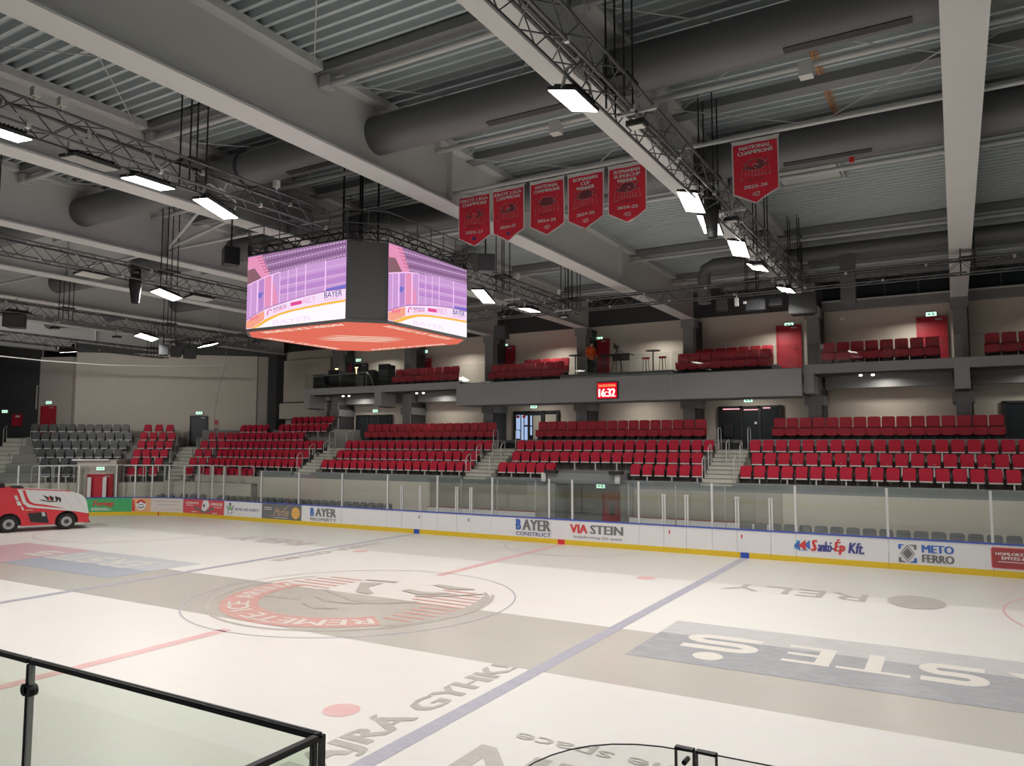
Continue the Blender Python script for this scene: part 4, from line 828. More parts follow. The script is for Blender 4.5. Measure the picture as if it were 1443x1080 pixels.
for a, b in ((13.44, 13.53), (13.54, 13.635)):
    o = MB().box(a, b, -.012, .012, 2.6, 2.845).build('hinge_plate', 'clearglass', ng)
    mb = MB(); mb.box(a, a+.004, -.016, .016, 2.6, 2.85); mb.box(b-.004, b, -.016, .016, 2.6, 2.85); mb.box(a, b, -.016, .016, 2.838, 2.85); mb.build('hinge_frame', 'dark', ng)
MB().tube([(13.49, -.03, 2.79), (13.49, .03, 2.79)], .012, 10).build('hinge_bolt', 'black', ng)
MB().box(12.69, 12.704, -1.6, -.06, 1.07, 2.61).build('side_pane', 'clearglass', ng); MB().box(12.685, 12.71, -1.6, -.06, 2.61, 2.622).build('side_pane_edge', 'black', ng)
nb = thing('near_boards', 'white near side rink boards below the bench glass', 'rink boards', (0, -W, 0))
for k in range(12): MB().box(-16+3*k+.005, -13+3*k-.005, -.06, .0, .2, 1.02).build('board_panel', 'white', nb); MB().box(-16+3*k, -13+3*k, -.06, .015, 0, .2).build('kick_strip', 'yellow', nb)
MB().box(-16, 20, -.08, .02, 1.02, 1.07).build('cap_rail', 'blue', nb)

# ================================================================== scoreboard cube
sb = thing('scoreboard_cube', 'eight sided video cube with pink screens and orange underside', 'scoreboard', (0, 0, 7.33))
H = 1.98; A_, B_ = 2.5, 1.78
octo = [(A_, -B_), (A_, B_), (B_, A_), (-B_, A_), (-A_, B_), (-A_, -B_), (-B_, -A_), (B_, -A_)]
MB().prism([(x*.985, y*.985) for x, y in octo], 0.0, H, I4()).build('casing', 'screen_frame', sb)
scr = {k: emit('screen '+k, lin(c), 1.0) for k, c in dict(upper=(158, 118, 160), upper2=(120, 84, 128), lilac=(206, 158, 214), lilac2=(190, 140, 205), pink=(232, 150, 188), pinkd=(190, 110, 140), brown=(140, 100, 110), white=(255, 250, 255), line=(250, 205, 250),
          board=(250, 225, 250), yellow=(250, 190, 80), orange=(248, 165, 140), dark=(70, 80, 140), dash=(225, 205, 235), blue=(120, 115, 205), pinktext=(240, 170, 220), magenta=(230, 80, 150), purple=(150, 60, 150), under=(226, 112, 92), under_t=(245, 215, 195)).items()}
def scv(x, y):  # point of the filmed picture, 0..1
    top = 235-185*(x-60)/1075; hh = 800+70*(x-60)/1075; return ((x-60)/1075, 1-(y-top)/hh)
def curve(pts): return [scv(*p) for p in pts]
glass_top = curve([(60, 555), (130, 520), (200, 490), (265, 460), (330, 435), (430, 403)]); row_edge = curve([(430, 403), (720, 322), (1135, 238)])
brd_top = curve([(60, 942), (150, 880), (280, 810), (380, 774), (500, 735), (620, 695), (720, 668), (925, 620), (1135, 590)])
yel_top = curve([(60, 1060), (130, 1030), (200, 975), (270, 930), (420, 862), (560, 820), (730, 785), (925, 745), (1135, 710)]); yel_bot = curve([(130, 1065), (180, 1028), (300, 950), (440, 880), (600, 835), (740, 805), (925, 770), (1135, 735)])
def fy(c, x):
    for (xa, ya), (xb, yb_) in zip(c[:-1], c[1:]):
        if xa <= x <= xb: return ya+(yb_-ya)*(x-xa)/(xb-xa)
    return c[-1][1] if x > c[-1][0] else c[0][1]
def screen(T, first):
    sc_o = link('screen', None, sb) if False else None
    def pl(d): return lambda u, v: tuple(T @ Vector(((u-.5)*2*B_*.995, v*H, d)))
    cl = lambda P: [(min(max(u, 0), 1), min(max(v, 0), 1)) for u, v in P]
    root = flat(MB(), [(0, 0), (1, 0), (1, 1), (0, 1)], pl(.002)).build('screen', scr['upper'], sb, tri=True)
    def lay(name, m, fn, d):
        mb = MB(); fn(mb, pl(d)); o_ = mb.build(name, scr[m], root, tri=True); return stuff(o_) if name in ('filmed_seats', 'filmed_rails', 'filmed_posts') else o_
    def seats_(mb, p):
        for (xa, ya), (xb, yb_) in (((240, 215), (1135, 45)), ((280, 300), (1135, 100)), ((310, 385), (1135, 190))):
            for k in range(34):
                t0, t1 = k/34, (k+.6)/34; a = scv(xa+(xb-xa)*t0, ya+(yb_-ya)*t0); b = scv(xa+(xb-xa)*t1, ya+(yb_-ya)*t1)
                flat(mb, cl([a, b, (b[0], b[1]+.035), (a[0], a[1]+.035)]), p)
    lay('filmed_seats', 'upper2', seats_, .004)
    def stairs_(mb, p): flat(mb, cl(curve([(60, 245), (220, 215), (320, 440), (230, 470), (60, 550)])), p)
    lay('filmed_stairs', 'pink', stairs_, .004)
    lay('filmed_stairs', 'brown', lambda mb, p: flat(mb, curve([(62, 385), (140, 360), (225, 470), (62, 545)]), p), .005)
    lay('filmed_stairs', 'pinkd', lambda mb, p: [ribbon(mb, curve([(165+18*k, 245+32*k), (235+16*k, 235+32*k)]), .012, p) for k in range(6)], .006)
    lay('filmed_glass', 'lilac', lambda mb, p: flat(mb, glass_top+row_edge[1:]+brd_top[::-1], p), .005)
    def l2(mb, p):
        for y0 in (500, 600): flat(mb, curve([(440, y0), (1135, y0-150), (1135, y0-90), (440, y0+55)]), p)
        flat(mb, curve([(200, 500), (260, 470), (260, 800), (200, 840)]), p)
    lay('filmed_glass', 'lilac2', l2, .006)
    lay('filmed_glass', 'pink', lambda mb, p: flat(mb, curve([(265, 470), (345, 440), (400, 640), (420, 745), (270, 800)]), p), .006)
    def dashes(mb, p):
        for (xa, ya), (xb, yb_) in (((240, 245), (1135, 68)), ((280, 330), (1135, 125)), ((310, 412), (1135, 215)), ((440, 468), (1135, 312)), ((440, 562), (1135, 425)), ((440, 655), (1135, 520))):
            for k in range(26):
                t0, t1 = k/26, (k+.62)/26; ribbon(mb, curve([(xa+(xb-xa)*t0, ya+(yb_-ya)*t0), (xa+(xb-xa)*t1, ya+(yb_-ya)*t1)]), .010, p)
    lay('filmed_rails', 'dash', dashes, .008)
    def posts(mb, p):
        for x, wd in ((110, .006), (185, .014), (265, .006), (350, .016), (437, .007), (528, .007), (620, .007), (718, .009), (927, .012)):
            u = (x-60)/1075; ribbon(mb, [(u, fy(brd_top, u)), (u, fy(glass_top+row_edge[1:], u))], wd, p)
        ribbon(mb, glass_top, .014, p)
    lay('filmed_posts', 'line', posts, .010)
    lay('filmed_banner', 'blue', lambda mb, p: (flat(mb, curve([(195, 635), (255, 625), (225, 690), (195, 695)]), p), flat(mb, curve([(940, 590), (1135, 545), (1135, 585), (930, 615)]), p)), .009)
    def area_(c1, c2): return lambda mb, p: [flat(mb, cl([(u0, fy(c1, u0)), (u1, fy(c1, u1)), (u1, max(0, fy(c2, u1))), (u0, max(0, fy(c2, u0)))]), p) for u0, u1 in [(k/20, (k+1)/20) for k in range(20)]]
    zero = [(0, 0), (1, 0)]
    lay('filmed_boards', 'board', area_(brd_top, zero), .007); lay('filmed_boards', 'yellow', area_(yel_top, zero), .009); lay('filmed_ice', 'white', area_([(0, -.05), (.065, -.03)]+yel_bot[1:], zero), .011)
    lay('filmed_boards', 'purple', lambda mb, p: ribbon(mb, brd_top, .008, p), .012)
    lay('filmed_adverts', 'orange', lambda mb, p: flat(mb, curve([(62, 955), (150, 890), (268, 830), (268, 925), (130, 1020), (62, 1028)]), p), .0085)
    def tx(body, x0, y0, x1, y1, h, **k):
        a = Vector(scv(x0, y0)); b = Vector(scv(x1, y1)); e = b-a
        return lambda mb, p: text(mb, body, lambda x, y: p(a.x+e.x*x, a.y+e.y*x+y), 0, 0, 1, h, **k)
    lay('filmed_lettering', 'dark', tx('BAYER', 920, 695, 1100, 668, .075, bold=.02), .013); lay('filmed_lettering', 'pinktext', tx('PROPERTY', 920, 732, 1105, 700, .03), .013)
    lay('filmed_lettering', 'pinktext', tx('RELY', 700, 755, 830, 730, .075), .013); lay('filmed_lettering', 'magenta', tx('ICE ARENA', 372, 858, 518, 800, .026, bold=.03), .013); lay('filmed_lettering', 'purple', tx('REMETE', 372, 828, 518, 785, .034, bold=.02), .013)
    lay('filmed_lettering', 'magenta', tx('Rely', 105, 965, 205, 920, .075, bold=.02), .013); lay('filmed_adverts', 'magenta', lambda mb, p: (flat(mb, curve([(562, 742), (685, 716), (685, 755), (562, 782)]), p), ribbon(mb, curve([(305, 880), (310, 835), (335, 812), (355, 830)]), .012, p)), .012)
    lay('filmed_lettering', 'board', tx('BAYER', 370, 990, 790, 930, .06), .013)
for k in range(4):
    T = Matrix.Rotation(PI/2*k, 4, 'Z') @ frame((0, -A_, 0), (1, 0, 0), (0, 0, 1)); screen(T, k == 0)
TU = frame((0, 0, 0), (1, 0, 0), (0, -1, 0))
MB().prism([(x, y) for x, y in octo], -.07, .0, I4()).build('bottom_frame', 'screen_frame', sb)
ud = MB().poly([(x*.975, y*.975, -.074) for x, y in octo]).build('underside_display', scr['under'], sb, tri=True)
mb = MB()
for k in range(4):
    T = Matrix.Rotation(PI/2*k, 4, 'Z'); text(mb, 'REMETE ICE ARENA', lambda x, y: tuple(T @ Vector((x, -2.15-y, -.078))) if False else tuple(T @ Vector((x, -2.2+y*1.0, -.078))), -1.45, -.12, 2.9, .26, bold=.03)
for j, (x0, x1, yy, w_) in enumerate(((-1.25, 1.1, .55, .17), (-1.35, 1.35, .2, .2), (-1.15, 1.5, -.15, .2), (-1.0, 1.3, -.5, .15))):
    rr = Matrix.Rotation(R(45), 4, 'Z'); ribbon(mb, [(x0, yy), (x0+.5, yy+.01), (x1-.5, yy), (x1, yy+.02)], [.01, w_, w_, .01], lambda x, y: tuple(rr @ Vector((x*.9, y*.95, -.078))))
mb.build('underside_lettering', scr['under_t'], ud, tri=True)
# truss ring with guard rails on top of the cube
def ring(z, sc_=1.0): return [(x*sc_, y*sc_, z) for x, y in octo]
mb = MB()
for z in (H+.03, H+.33):
    for s_ in (1.0, .86): P = ring(z, s_); mb.tube(P+[P[0]], .022, 6, cap=False)
mb.build('ring_truss_chord', 'blackbox', sb)
mb = MB()
for i in range(8):
    a, b = Vector(ring(0)[i]), Vector(ring(0)[(i+1) % 8]); n = 10 if (b-a).length > 2 else 4
    for k in range(n):
        p = a+(b-a)*k/n; q = a+(b-a)*(k+1)/n; z0, z1 = (H+.03, H+.33) if k % 2 else (H+.33, H+.03)
        mb.tube([(p.x, p.y, z0), (q.x, q.y, z1)], .018, 5); mb.tube([(p.x*.86, p.y*.86, z0), (q.x*.86, q.y*.86, z1)], .012, 5); mb.tube([(p.x, p.y, z1), (p.x*.86, p.y*.86, z1)], .012, 5)
stuff(mb.build('ring_truss_bracing', 'blackbox', sb))
for z in (H+.45, H+.78): P = ring(z, 1.0); MB().tube(P+[P[0]], .016, 6, cap=False).build('guard_rail', 'truss', sb)
for i in range(8):
    a, b = Vector(ring(0)[i]), Vector(ring(0)[(i+1) % 8]); n = 6 if (b-a).length > 2 else 2
    for k in range(n): p = a+(b-a)*k/n; MB().tube([(p.x, p.y, H), (p.x, p.y, H+.78)], .014, 5).build('guard_post', 'truss', sb)
for x, y in ((-.35, -.35), (.35, -.35), (.35, .35), (-.35, .35)): MB().tube([(x, y, H+.1), (x, y, 12.4-7.33)], .028, 6).build('hanger', 'black', sb)
mb = MB(); mb.box(-1.9, 1.9, -.06, .06, H+.1, H+.25); mb.box(-.06, .06, -1.9, 1.9, H+.1, H+.25); mb.box(-.5, .5, -.5, .5, H+.2, H+.5); mb.build('top_frame', 'black', sb)

# ================================================================== championship banners
def banner(x0, wd, lines, year, foot, label, zt=10.93):
    t = thing('championship_banner', label, 'banner', (x0, .2, zt), 0, 'red championship banners')
    h1, h2 = 1.2, 1.45; nx = 14; nz = 10; mb = MB()
    def wave(u, v): return .035*math.sin(u*5.0+x0*3)*v+.012*math.sin(u*13+v*4+x0)
    def pl(off): return lambda x, y: (x, -.012-off+wave(x/wd, -y/h2), y)
    def cloth(mb, ins, off, top):
        vs = []; n = nx+1
        for j in range(nz+1):
            for i in range(nx+1):
                u = i/nx; x = ins+(wd-2*ins)*u; zb = -(h1+(h2-h1)*(1-abs(2*u-1)))+ins*.9; z = -top+(zb+top)*j/nz; vs.append(pl(off)(x, z))
        mb.add(vs, [(j*n+i, j*n+i+1, (j+1)*n+i+1, (j+1)*n+i) for j in range(nz) for i in range(nx)], 0, True)
    cloth(mb, 0, 0, 0); root = mb.build('hem', 'cloth_white', t, tri=True)
    mb = MB(); cloth(mb, .03, .006, .09); f = mb.build('cloth_field', 'cloth_red', t, tri=True)
    mb = MB(); hh = .085; y = -.22
    for ln in lines:
        w_ = min(.86*wd, wd*.085*len(ln)); text(mb, ln, pl(.012), (wd-w_)/2, y, w_, hh, bold=.035); y -= .115
    text(mb, year, pl(.012), wd*.24, -1.10, wd*.52, .075, bold=.03); mb.build('lettering', 'cloth_white', f, tri=True)
    mb = MB(); cx = wd/2; cy_ = -.70; p = pl(.012)
    ribbon(mb, [(cx-.33, cy_-.2), (cx-.28, cy_+.06), (cx-.1, cy_+.0), (cx+.1, cy_+.0), (cx+.28, cy_+.1), (cx+.33, cy_-.14)], .014, p); ribbon(mb, [(cx-.33, cy_-.2), (cx, cy_-.12), (cx+.33, cy_-.14)], .014, p); ribbon(mb, [(cx-.2, cy_+.04), (cx-.22, cy_+.12), (cx-.11, cy_+.24), (cx+.13, cy_+.24), (cx+.22, cy_+.14), (cx+.2, cy_+.04)], .012, p); ribbon(mb, [(cx-.3, cy_+.22), (cx-.16, cy_+.1)], .012, p); ribbon(mb, [(cx+.3, cy_+.24), (cx+.16, cy_+.1)], .012, p)
    for k in range(7): ribbon(mb, [(cx-.22+.07*k, cy_-.13), (cx-.2+.07*k, cy_-.02)], .016, p)
    mb.build('crest_outline', 'cloth_pink', f, tri=True)
    mb = MB(); p = pl(.010)
    mb.poly([p(cx-.17, cy_+.02), p(cx+.17, cy_+.03), p(cx+.2, cy_+.14), p(cx+.12, cy_+.22), p(cx-.1, cy_+.22), p(cx-.2, cy_+.12)])
    ribbon(mb, [(cx-.26, cy_+.2), (cx-.14, cy_+.08)], .03, p); ribbon(mb, [(cx+.26, cy_+.22), (cx+.14, cy_+.08)], .03, p); ribbon(mb, [(cx-.27, cy_+.07), (cx-.1, cy_+.04), (cx+.1, cy_+.04), (cx+.27, cy_+.1)], .05, p)
    for dx in (-.13, 0, .13): ribbon(mb, [(cx+dx-.05, cy_-.2), (cx+dx, cy_-.22), (cx+dx+.05, cy_-.2)], .025, p)
    mb.build('crest_figure', 'cloth_dark', f, tri=True)
    mb = MB(); p = pl(.014); ribbon(mb, [(cx-.06, cy_+.1), (cx, cy_+.14), (cx+.07, cy_+.1)], .03, p); ribbon(mb, [(cx-.03, cy_+.05), (cx+.03, cy_+.05)], .02, p); mb.build('crest_highlight', 'cloth_pink', f, tri=True)
    mb = MB(); p = pl(.012)
    if foot == 'shield': mb.poly([p(cx-.045, -1.19), p(cx+.045, -1.19), p(cx+.045, -1.26), p(cx, -1.30), p(cx-.045, -1.26)]); mb.build('foot_badge', 't_navy', f, tri=True)
    else: ribbon(mb, [(cx-.08, -1.25), (cx-.03, -1.19), (cx-.03, -1.28)], .02, p); ribbon(mb, [(cx+.01, -1.19), (cx+.01, -1.28), (cx+.07, -1.27), (cx+.07, -1.2), (cx+.01, -1.2)], .02, p); mb.build('foot_badge', 'cloth_white', f, tri=True)
    mb = MB().tube([(-.02, 0, .0), (wd+.02, 0, .0)], .018, 6); mb.build('hanging_rod', 'tube', t)
    for xx in (.05, wd-.05): MB().tube([(xx, 0, 0), (xx, 0, .09)], .008, 5).build('tie', 'tube', t)
banner(3.29, 1.0, ('ERSTE LIGA', 'CHAMPIONS'), '2022-23', 'shield', 'red banner reading ERSTE LIGA CHAMPIONS 2022-23, leftmost of five')
banner(4.35, .97, ('ERSTE LIGA', 'CHAMPIONS'), '2024-25', 'shield', 'red banner reading ERSTE LIGA CHAMPIONS 2024-25, second from left')
banner(5.48, .97, ('NATIONAL', 'CHAMPIONS'), '2024-25', 'mark', 'red banner reading NATIONAL CHAMPIONS 2024-25 in the middle of five')
banner(6.54, .98, ('ROMANIAN', 'CUP', 'WINNER'), '2024-25', 'mark', 'red banner reading ROMANIAN CUP WINNER 2024-25')
banner(7.63, .97, ('ROMANIAN', 'SUPERCUP', 'WINNER'), '2024-25', 'mark', 'red banner reading ROMANIAN SUPERCUP WINNER 2024-25')
banner(10.59, 1.0, ('NATIONAL', 'CHAMPIONS'), '2025-26', 'mark', 'red banner reading NATIONAL CHAMPIONS 2025-26, hanging alone')

# ================================================================== ducts
def duct(label, y, z, r, x0, x1, rings=(), elbow=None, grilles=()):
    t = thing('air_duct', label, 'duct', (0, y, z))
    mb = MB(); pts = [(x0, 0, 0), (x1, 0, 0)]
    if elbow: pts = [(x0, 0, -1.6), (x0, 0, -.45), (x0+.1, 0, -.15), (x0+.4, 0, 0), (x1, 0, 0)]
    mb.tube(pts, r, 28); mb.build('pipe', 'duct', t)
    for x in rings: MB().tube([(x-.04, 0, 0), (x+.04, 0, 0)], r+.035, 28).build('flange_ring', 'columndark', t)
    for x in grilles:
        a = R(-70); o = MB(); o.box(-1.0, 1.0, -.07, .07, -.01, .02); g_ = o.build('slot_grille', 'blackbox', t, (x, -r*math.cos(R(75)), -r*math.sin(R(75)))); g_.rotation_euler = (R(-15), 0, 0)
    return t
duct('large dark round roof duct nearest the camera, crossing above the rafters', -2.9, 11.55, .45, -44, 30, (-33, -21.2, -15.2, -9.2, -3.2, -1.4, 2.8, 8.8, 14.8), None, (7.2, 13.3, 1.2))
duct('large dark round roof duct behind the banners', 3.0, 11.62, .45, -44, 30, (-21.2, -15.2, -9.2, -3.2, 2.8, 8.8, 14.8), None, (12.2, 6.5))
duct('large dark round roof duct far along the roof', 9.2, 11.62, .42, -44, -2, (-21.2, -15.2, -9.2), None)
duct('thinner dark duct with elbow above the far truss', 14.9, 11.72, .27, 5.75, 30, (9.6, 14.8), True)
duct('thin dark duct low above the gallery', 19.4, 11.62, .18, 5.3, 30)
t = thing('branch_duct', 'short dark vertical duct branch dropping from the thin far duct', 'duct', (11.3, 14.9, 11.5)); MB().box(-.26, .26, -.2, .2, -1.9, 0).build('pipe', 'duct', t)

# ================================================================== lighting trusses
def truss(label, p0, p1, hang, cables=True):
    p0 = Vector(p0); p1 = Vector(p1); d = (p1-p0).normalized(); sd = Vector((-d.y, d.x, 0)); up = Vector((0, 0, 1)); hw = .23
    t = thing('lighting_truss', label, 'truss', p0); L = (p1-p0).length
    def P(a, s, v): return d*a+sd*s+up*v
    for s in (-hw, hw):
        for v in (-hw, hw): MB().tube([P(0, s, v), P(L, s, v)], .028, 6).build('chord', 'truss', t)
    mb = MB(); n = int(L/.5)
    for k in range(n):
        a, b = L*k/n, L*(k+1)/n
        e0, e1 = (-hw, hw) if k % 2 else (hw, -hw)
        for s in (-hw, hw): mb.tube([P(a, s, e0), P(b, s, e1)], .013, 4, cap=False)
        for v in (-hw, hw): mb.tube([P(a, e0, v), P(b, e1, v)], .013, 4, cap=False)
    stuff(mb.build('bracing', 'truss', t))
    mb = MB(); k = 0
    while k*2.5 < L: mb.cbox(P(k*2.5, hw, hw), (.08, .08, .09)); mb.cbox(P(min(L, k*2.5+1.2), -hw, -hw), (.07, .07, .08)); k += 1
    stuff(mb.build('coupler', 'alu', t))
    if cables:
        for j in range(4): MB().tube([P(0, hw+.05+.05*j, hw+.06), P(L*.5, hw+.04+.05*j, hw+.04), P(L, hw+.05+.05*j, hw+.06)], .011, 4).build('cable', 'tube' if j % 2 else 'dark', t)
    for a in hang:
        for s in (-.16, .16):
            for e in (-.2, .2): MB().tube([P(a+e, s, -hw), P(a+e, s, 12.3-p0.z)], .018, 5).build('hanger_rod', 'blackbox', t)
        MB().cbox(P(a, 0, hw+.05), (.5, .5, .05)).build('hanger_frame', 'blackbox', t)
truss('dark box truss with bright floodlights beside the big rafter right of centre', (9.95, -16, 10.1), (9.95, 11.92, 10.1), (5.5, 11.2, 16.6, 22, 27.4))
truss('dark box truss from upper left ending at the scoreboard', (1.05, -16, 9.85), (1.05, -2.75, 9.85), (4.5, 9.6))
truss('dark box truss from the scoreboard to the far truss corner', (1.05, 2.75, 9.85), (1.05, 11.92, 9.85), (3.5, 8.6))
truss('dark box truss left of the scoreboard with unlit lamps', (-7.95, -16, 9.72), (-7.95, 11.92, 9.72), (4, 9.9, 15.5, 22, 27))
truss('dark box truss farthest left above the charcoal seats', (-17.0, -16, 9.55), (-17.0, 11.92, 9.55), (9, 17.2, 22, 27))
truss('dark box truss running along the rink in front of the gallery', (-26, 12.2, 10.05), (21, 12.2, 10.05), (9, 18, 27, 34.3, 41.2), True)
truss('dark box truss near the end wall at far left', (-25.5, -16, 9.5), (-25.5, 11.92, 9.5), (9, 18, 27), False)

# ================================================================== floodlights
def flood(x, y, z, on, tr, label):
    t = thing('floodlight', label, 'floodlight', (x, y, z), tuple(FL_NOD[x, y]) if (x, y) in WALL_AIM else (FL_NOD.get((x, y), 0), FL_TILT[tr], 0), 'floodlights on the trusses')
    mb = MB(); mb.box(-.25, .25, -.45, .45, 0, .06)
    for k in range(11): mb.box(-.2, .2, -.34+.068*k-.012, -.34+.068*k+.012, .06, .13)
    mb.build('housing', 'blackbox', t)
    for a, b in ((-.43, -.005), (.005, .43)): MB().box(-.235, .235, a, b, -.012, .0).build('lens_panel', 'lamp' if on else 'lamp_off', t)
    MB().tube([(0, -.43, .02), (.02, -.43, .34), (.03, -.36, .40), (.03, .36, .40), (.02, .43, .34), (0, .43, .02)], .028, 6).build('yoke', 'alu', t)
    MB().box(-.05, .05, -.12, .12, .40, .46).tube([(.03, 0, .42), (.05, 0, .62)], .03, 6).build('clamp', 'alu', t)
FL = {'A': ['bright floodlight nearest the camera on the right truss', 'bright floodlight second on the right truss, above the round speaker', 'bright floodlight third on the right truss, below the hanging black fixture', 'bright floodlight fourth on the right truss', 'bright floodlight fifth on the right truss', 'bright floodlight at the far end of the right truss', 'floodlight on the right truss above the frame', 'floodlight on the right truss farthest behind the frame edge'],
      'B': ['bright floodlight just right of the scoreboard', 'floodlight right of the scoreboard near the truss corner', 'brightest floodlight left of the scoreboard', 'floodlight with two lit strips left of the scoreboard', 'unlit floodlight with pale yoke at upper left', 'floodlight cut by the left frame edge', 'floodlight of the second truss outside the frame'],
      'C': ['unlit floodlight left of the cone shaped fixture', 'lit floodlight right of the cone shaped fixture', 'unlit floodlight between lit lamp and scoreboard', 'floodlight of the left truss outside the frame, nearer', 'floodlight of the left truss outside the frame, nearest', 'floodlight of the left truss hidden behind the scoreboard'],
      'D': ['bright floodlight over the corner wall', 'floodlight over the corner wall nearest the scoreboard', 'unlit floodlight over the left end of the charcoal seats', 'floodlight of the farthest truss outside the frame', 'floodlight of the farthest truss, outside, nearest'],
      'F': ['floodlight of the end truss just outside the left frame edge', 'lit floodlight over the charcoal seats below the end truss', 'floodlight of the end truss outside the frame, nearer the corner', 'floodlight of the end truss outside the frame, farther'],
      'E': ['floodlight outside the frame on the right, first', 'floodlight outside the frame on the right, second', 'floodlight outside the frame on the right, third', 'floodlight outside the frame on the right, fourth', 'floodlight outside the frame on the right, fifth']}
cnt = {}
for x, y, z, on, tr in FLOODS:
    k = cnt.get(tr, 0); cnt[tr] = k+1; flood(x, y, z, on, tr, FL[tr][k])
truss('dark box truss outside the frame on the right', (19.0, -16, 10.1), (19.0, 12, 10.1), (5.5, 16.6), False)

# small fixtures
def spot(x, y, z, label, m='lamp_off'):
    t = thing('small_spotlight', label, 'spotlight', (x, y, z), 0); MB().box(-.16, .16, -.12, .12, 0, .09).build('housing', 'blackbox', t); MB().box(-.12, .12, -.09, .09, -.012, 0).build('lens', m, t); MB().tube([(0, 0, .09), (0, 0, .5)], .03).box(-.35, .35, -.03, .03, .24, .3).build('bracket', 'alu', t)
spot(10.18, -4.6, 9.62, 'small pale square spotlight beside the nearest floodlight', 'pvc'); spot(10.18, 1.7, 9.6, 'small spotlight beside the black round fixture'); spot(9.72, 6.6, 9.6, 'small spotlight between the two farthest lit lamps', 'pvc')
spot(.82, 7.3, 9.25, 'small spotlight hanging right of the scoreboard lamp'); spot(1.28, 10.6, 9.3, 'small spotlight at the truss corner', 'pvc')
spot(-17.23, 3.6, 8.9, 'small spotlight hanging left of the corner wall lamp'); spot(-17.23, .9, 8.95, 'tiny spotlight above the charcoal seats')
def moving_head(x, y, z, label):
    t = thing('hanging_fixture', label, 'stage light', (x, y, z)); MB().tube([(0, 0, .2), (0, 0, .0), (0, 0, -.2), (.02, 0, -.45), (.03, 0, -.75)], [.13, .19, .19, .15, .12], 16).build('barrel', 'blackbox', t)
    MB().tube([(-.22, 0, -.1), (-.22, 0, .3), (.22, 0, .3), (.22, 0, -.1)], .035, 6).box(-.1, .1, -.1, .1, .28, .5).build('yoke', 'black', t); MB().tube([(.03, 0, -.75), (.03, 0, -.76)], .1, 16).build('lens', 'glassdark', t)
moving_head(9.75, 1.45, 9.95, 'black barrel shaped fixture hanging on the right truss'); moving_head(-8.0, -1.67, 9.5, 'black cone shaped fixture hanging left of the scoreboard')
def speaker(x, y, z, sx, sy, sz, rot, label, pole=.5):
    t = thing('loudspeaker', label, 'loudspeaker', (x, y, z), rot); MB().prism([(-sx/2, -sy/2), (sx/2, -sy/2), (sx*.36, sy/2), (-sx*.36, sy/2)], -sz/2, sz/2, I4()).build('cabinet', 'blackbox', t)
    MB().box(-sx*.45, sx*.45, -sy/2-.012, -sy/2, -sz*.45, sz*.45).build('grille', 'dark', t); MB().tube([(0, 0, sz/2), (0, 0, sz/2+pole)], .025, 6).box(-sx*.4, sx*.4, -.03, .03, sz/2, sz/2+.03).build('bracket', 'black', t)
speaker(9.85, 13.6, 9.5, 1.0, .7, .76, R(8), 'big black loudspeaker at the truss corner under the last floodlight', 2.5); speaker(7.25, 11.97, 9.45, .4, .35, .42, 0, 'small black loudspeaker below the far truss'); speaker(8.3, 12.9, 9.5, .75, .5, .44, 0, 'wide black loudspeaker below the far truss', 2.65); speaker(8.95, 13.3, 9.62, .5, .4, .3, 0, 'flat black loudspeaker beside the truss corner', 2.6)
speaker(-2.95, -2.1, 9.55, .5, .42, .5, R(-30), 'black loudspeaker at the left corner of the scoreboard', .82); speaker(2.75, 2.4, 9.6, .5, .42, .5, R(40), 'black loudspeaker at the right corner of the scoreboard', 2.5)
for k, (y, s_) in enumerate(((5.9, .42), (6.55, .5), (7.3, .6))): speaker(-17.23, y, 8.6, s_, .45, .5, R(60), 'black loudspeaker before the beige corner wall, %s of three' % ('left', 'middle', 'right')[k], .5)
speaker(-17.0, -.7, 9.02, .8, .6, .5, R(50), 'black loudspeaker over the charcoal seats at far left', .3); speaker(-3.0, 13.0, 9.3, .6, .5, .6, 0, 'black loudspeaker hidden in the dark right of the scoreboard', 2.7)
for k, (x, y, z, lb) in enumerate(((6.6, -.62, 11.9, 'white plastic box on the roof tube left of the banners'), (12.3, -.62, 11.9, 'white plastic box on the roof tube above the lone banner'))): tag(MB().box(x-.13, x+.13, y-.06, y+.19, z-.2, z+.12).build('white_box', 'pvc'), lb, 'box')
struct(MB().tube([(-45, -.5, 11.98), (30, -.5, 11.98)], .07, 10).build('purlin_tube', 'tube'), 'light grey roof tube')
for k, (x, y) in enumerate(((1.1, -9.7), (1.1, -9.25), (1.1, -4.35), (1.2, 6.9), (1.25, 10.2))): tag(MB().cbox((1.28, y, 10.25), (.12, .12, .16)).box(1.26, 1.3, y-.02, y+.02, 10.06, 10.2).build('white_antenna', 'pvc'), ('white square antenna on the upper left truss, first of a pair', 'white square antenna on the upper left truss, second of a pair', 'white square antenna on the truss above the scoreboard', 'white square antenna on the truss right of the scoreboard', 'white square antenna near the truss corner')[k], 'antenna')
tag(MB().cbox((7.75, 12.1, 9.55), (.12, .14, .3)).tube([(7.75, 12.1, 9.7), (7.75, 12.1, 9.9)], .02).cbox((8.05, 12.1, 9.5), (.1, .08, .08)).build('white_camera', 'pvc'), 'small white camera hanging below the far truss', 'camera')
tag(MB().cbox((10.2, 22.35, 10.2), (.22, .1, .14)).build('wall_camera', 'pvc'), 'small white box on the grey gallery beam', 'camera')
mb = MB()
for k in range(44): mb.box(-.09, .09, -.5+.11*k, -.47+.11*k, -.012, .0)
mb.box(-.05, -.03, -.5, 4.3, -.02, 0); t = tag(mb.build('cable_tray', 'cable_orange', None, (12.4, 0, 12.36)), 'orange wrapped cable running across the roof ribs', 'cable')
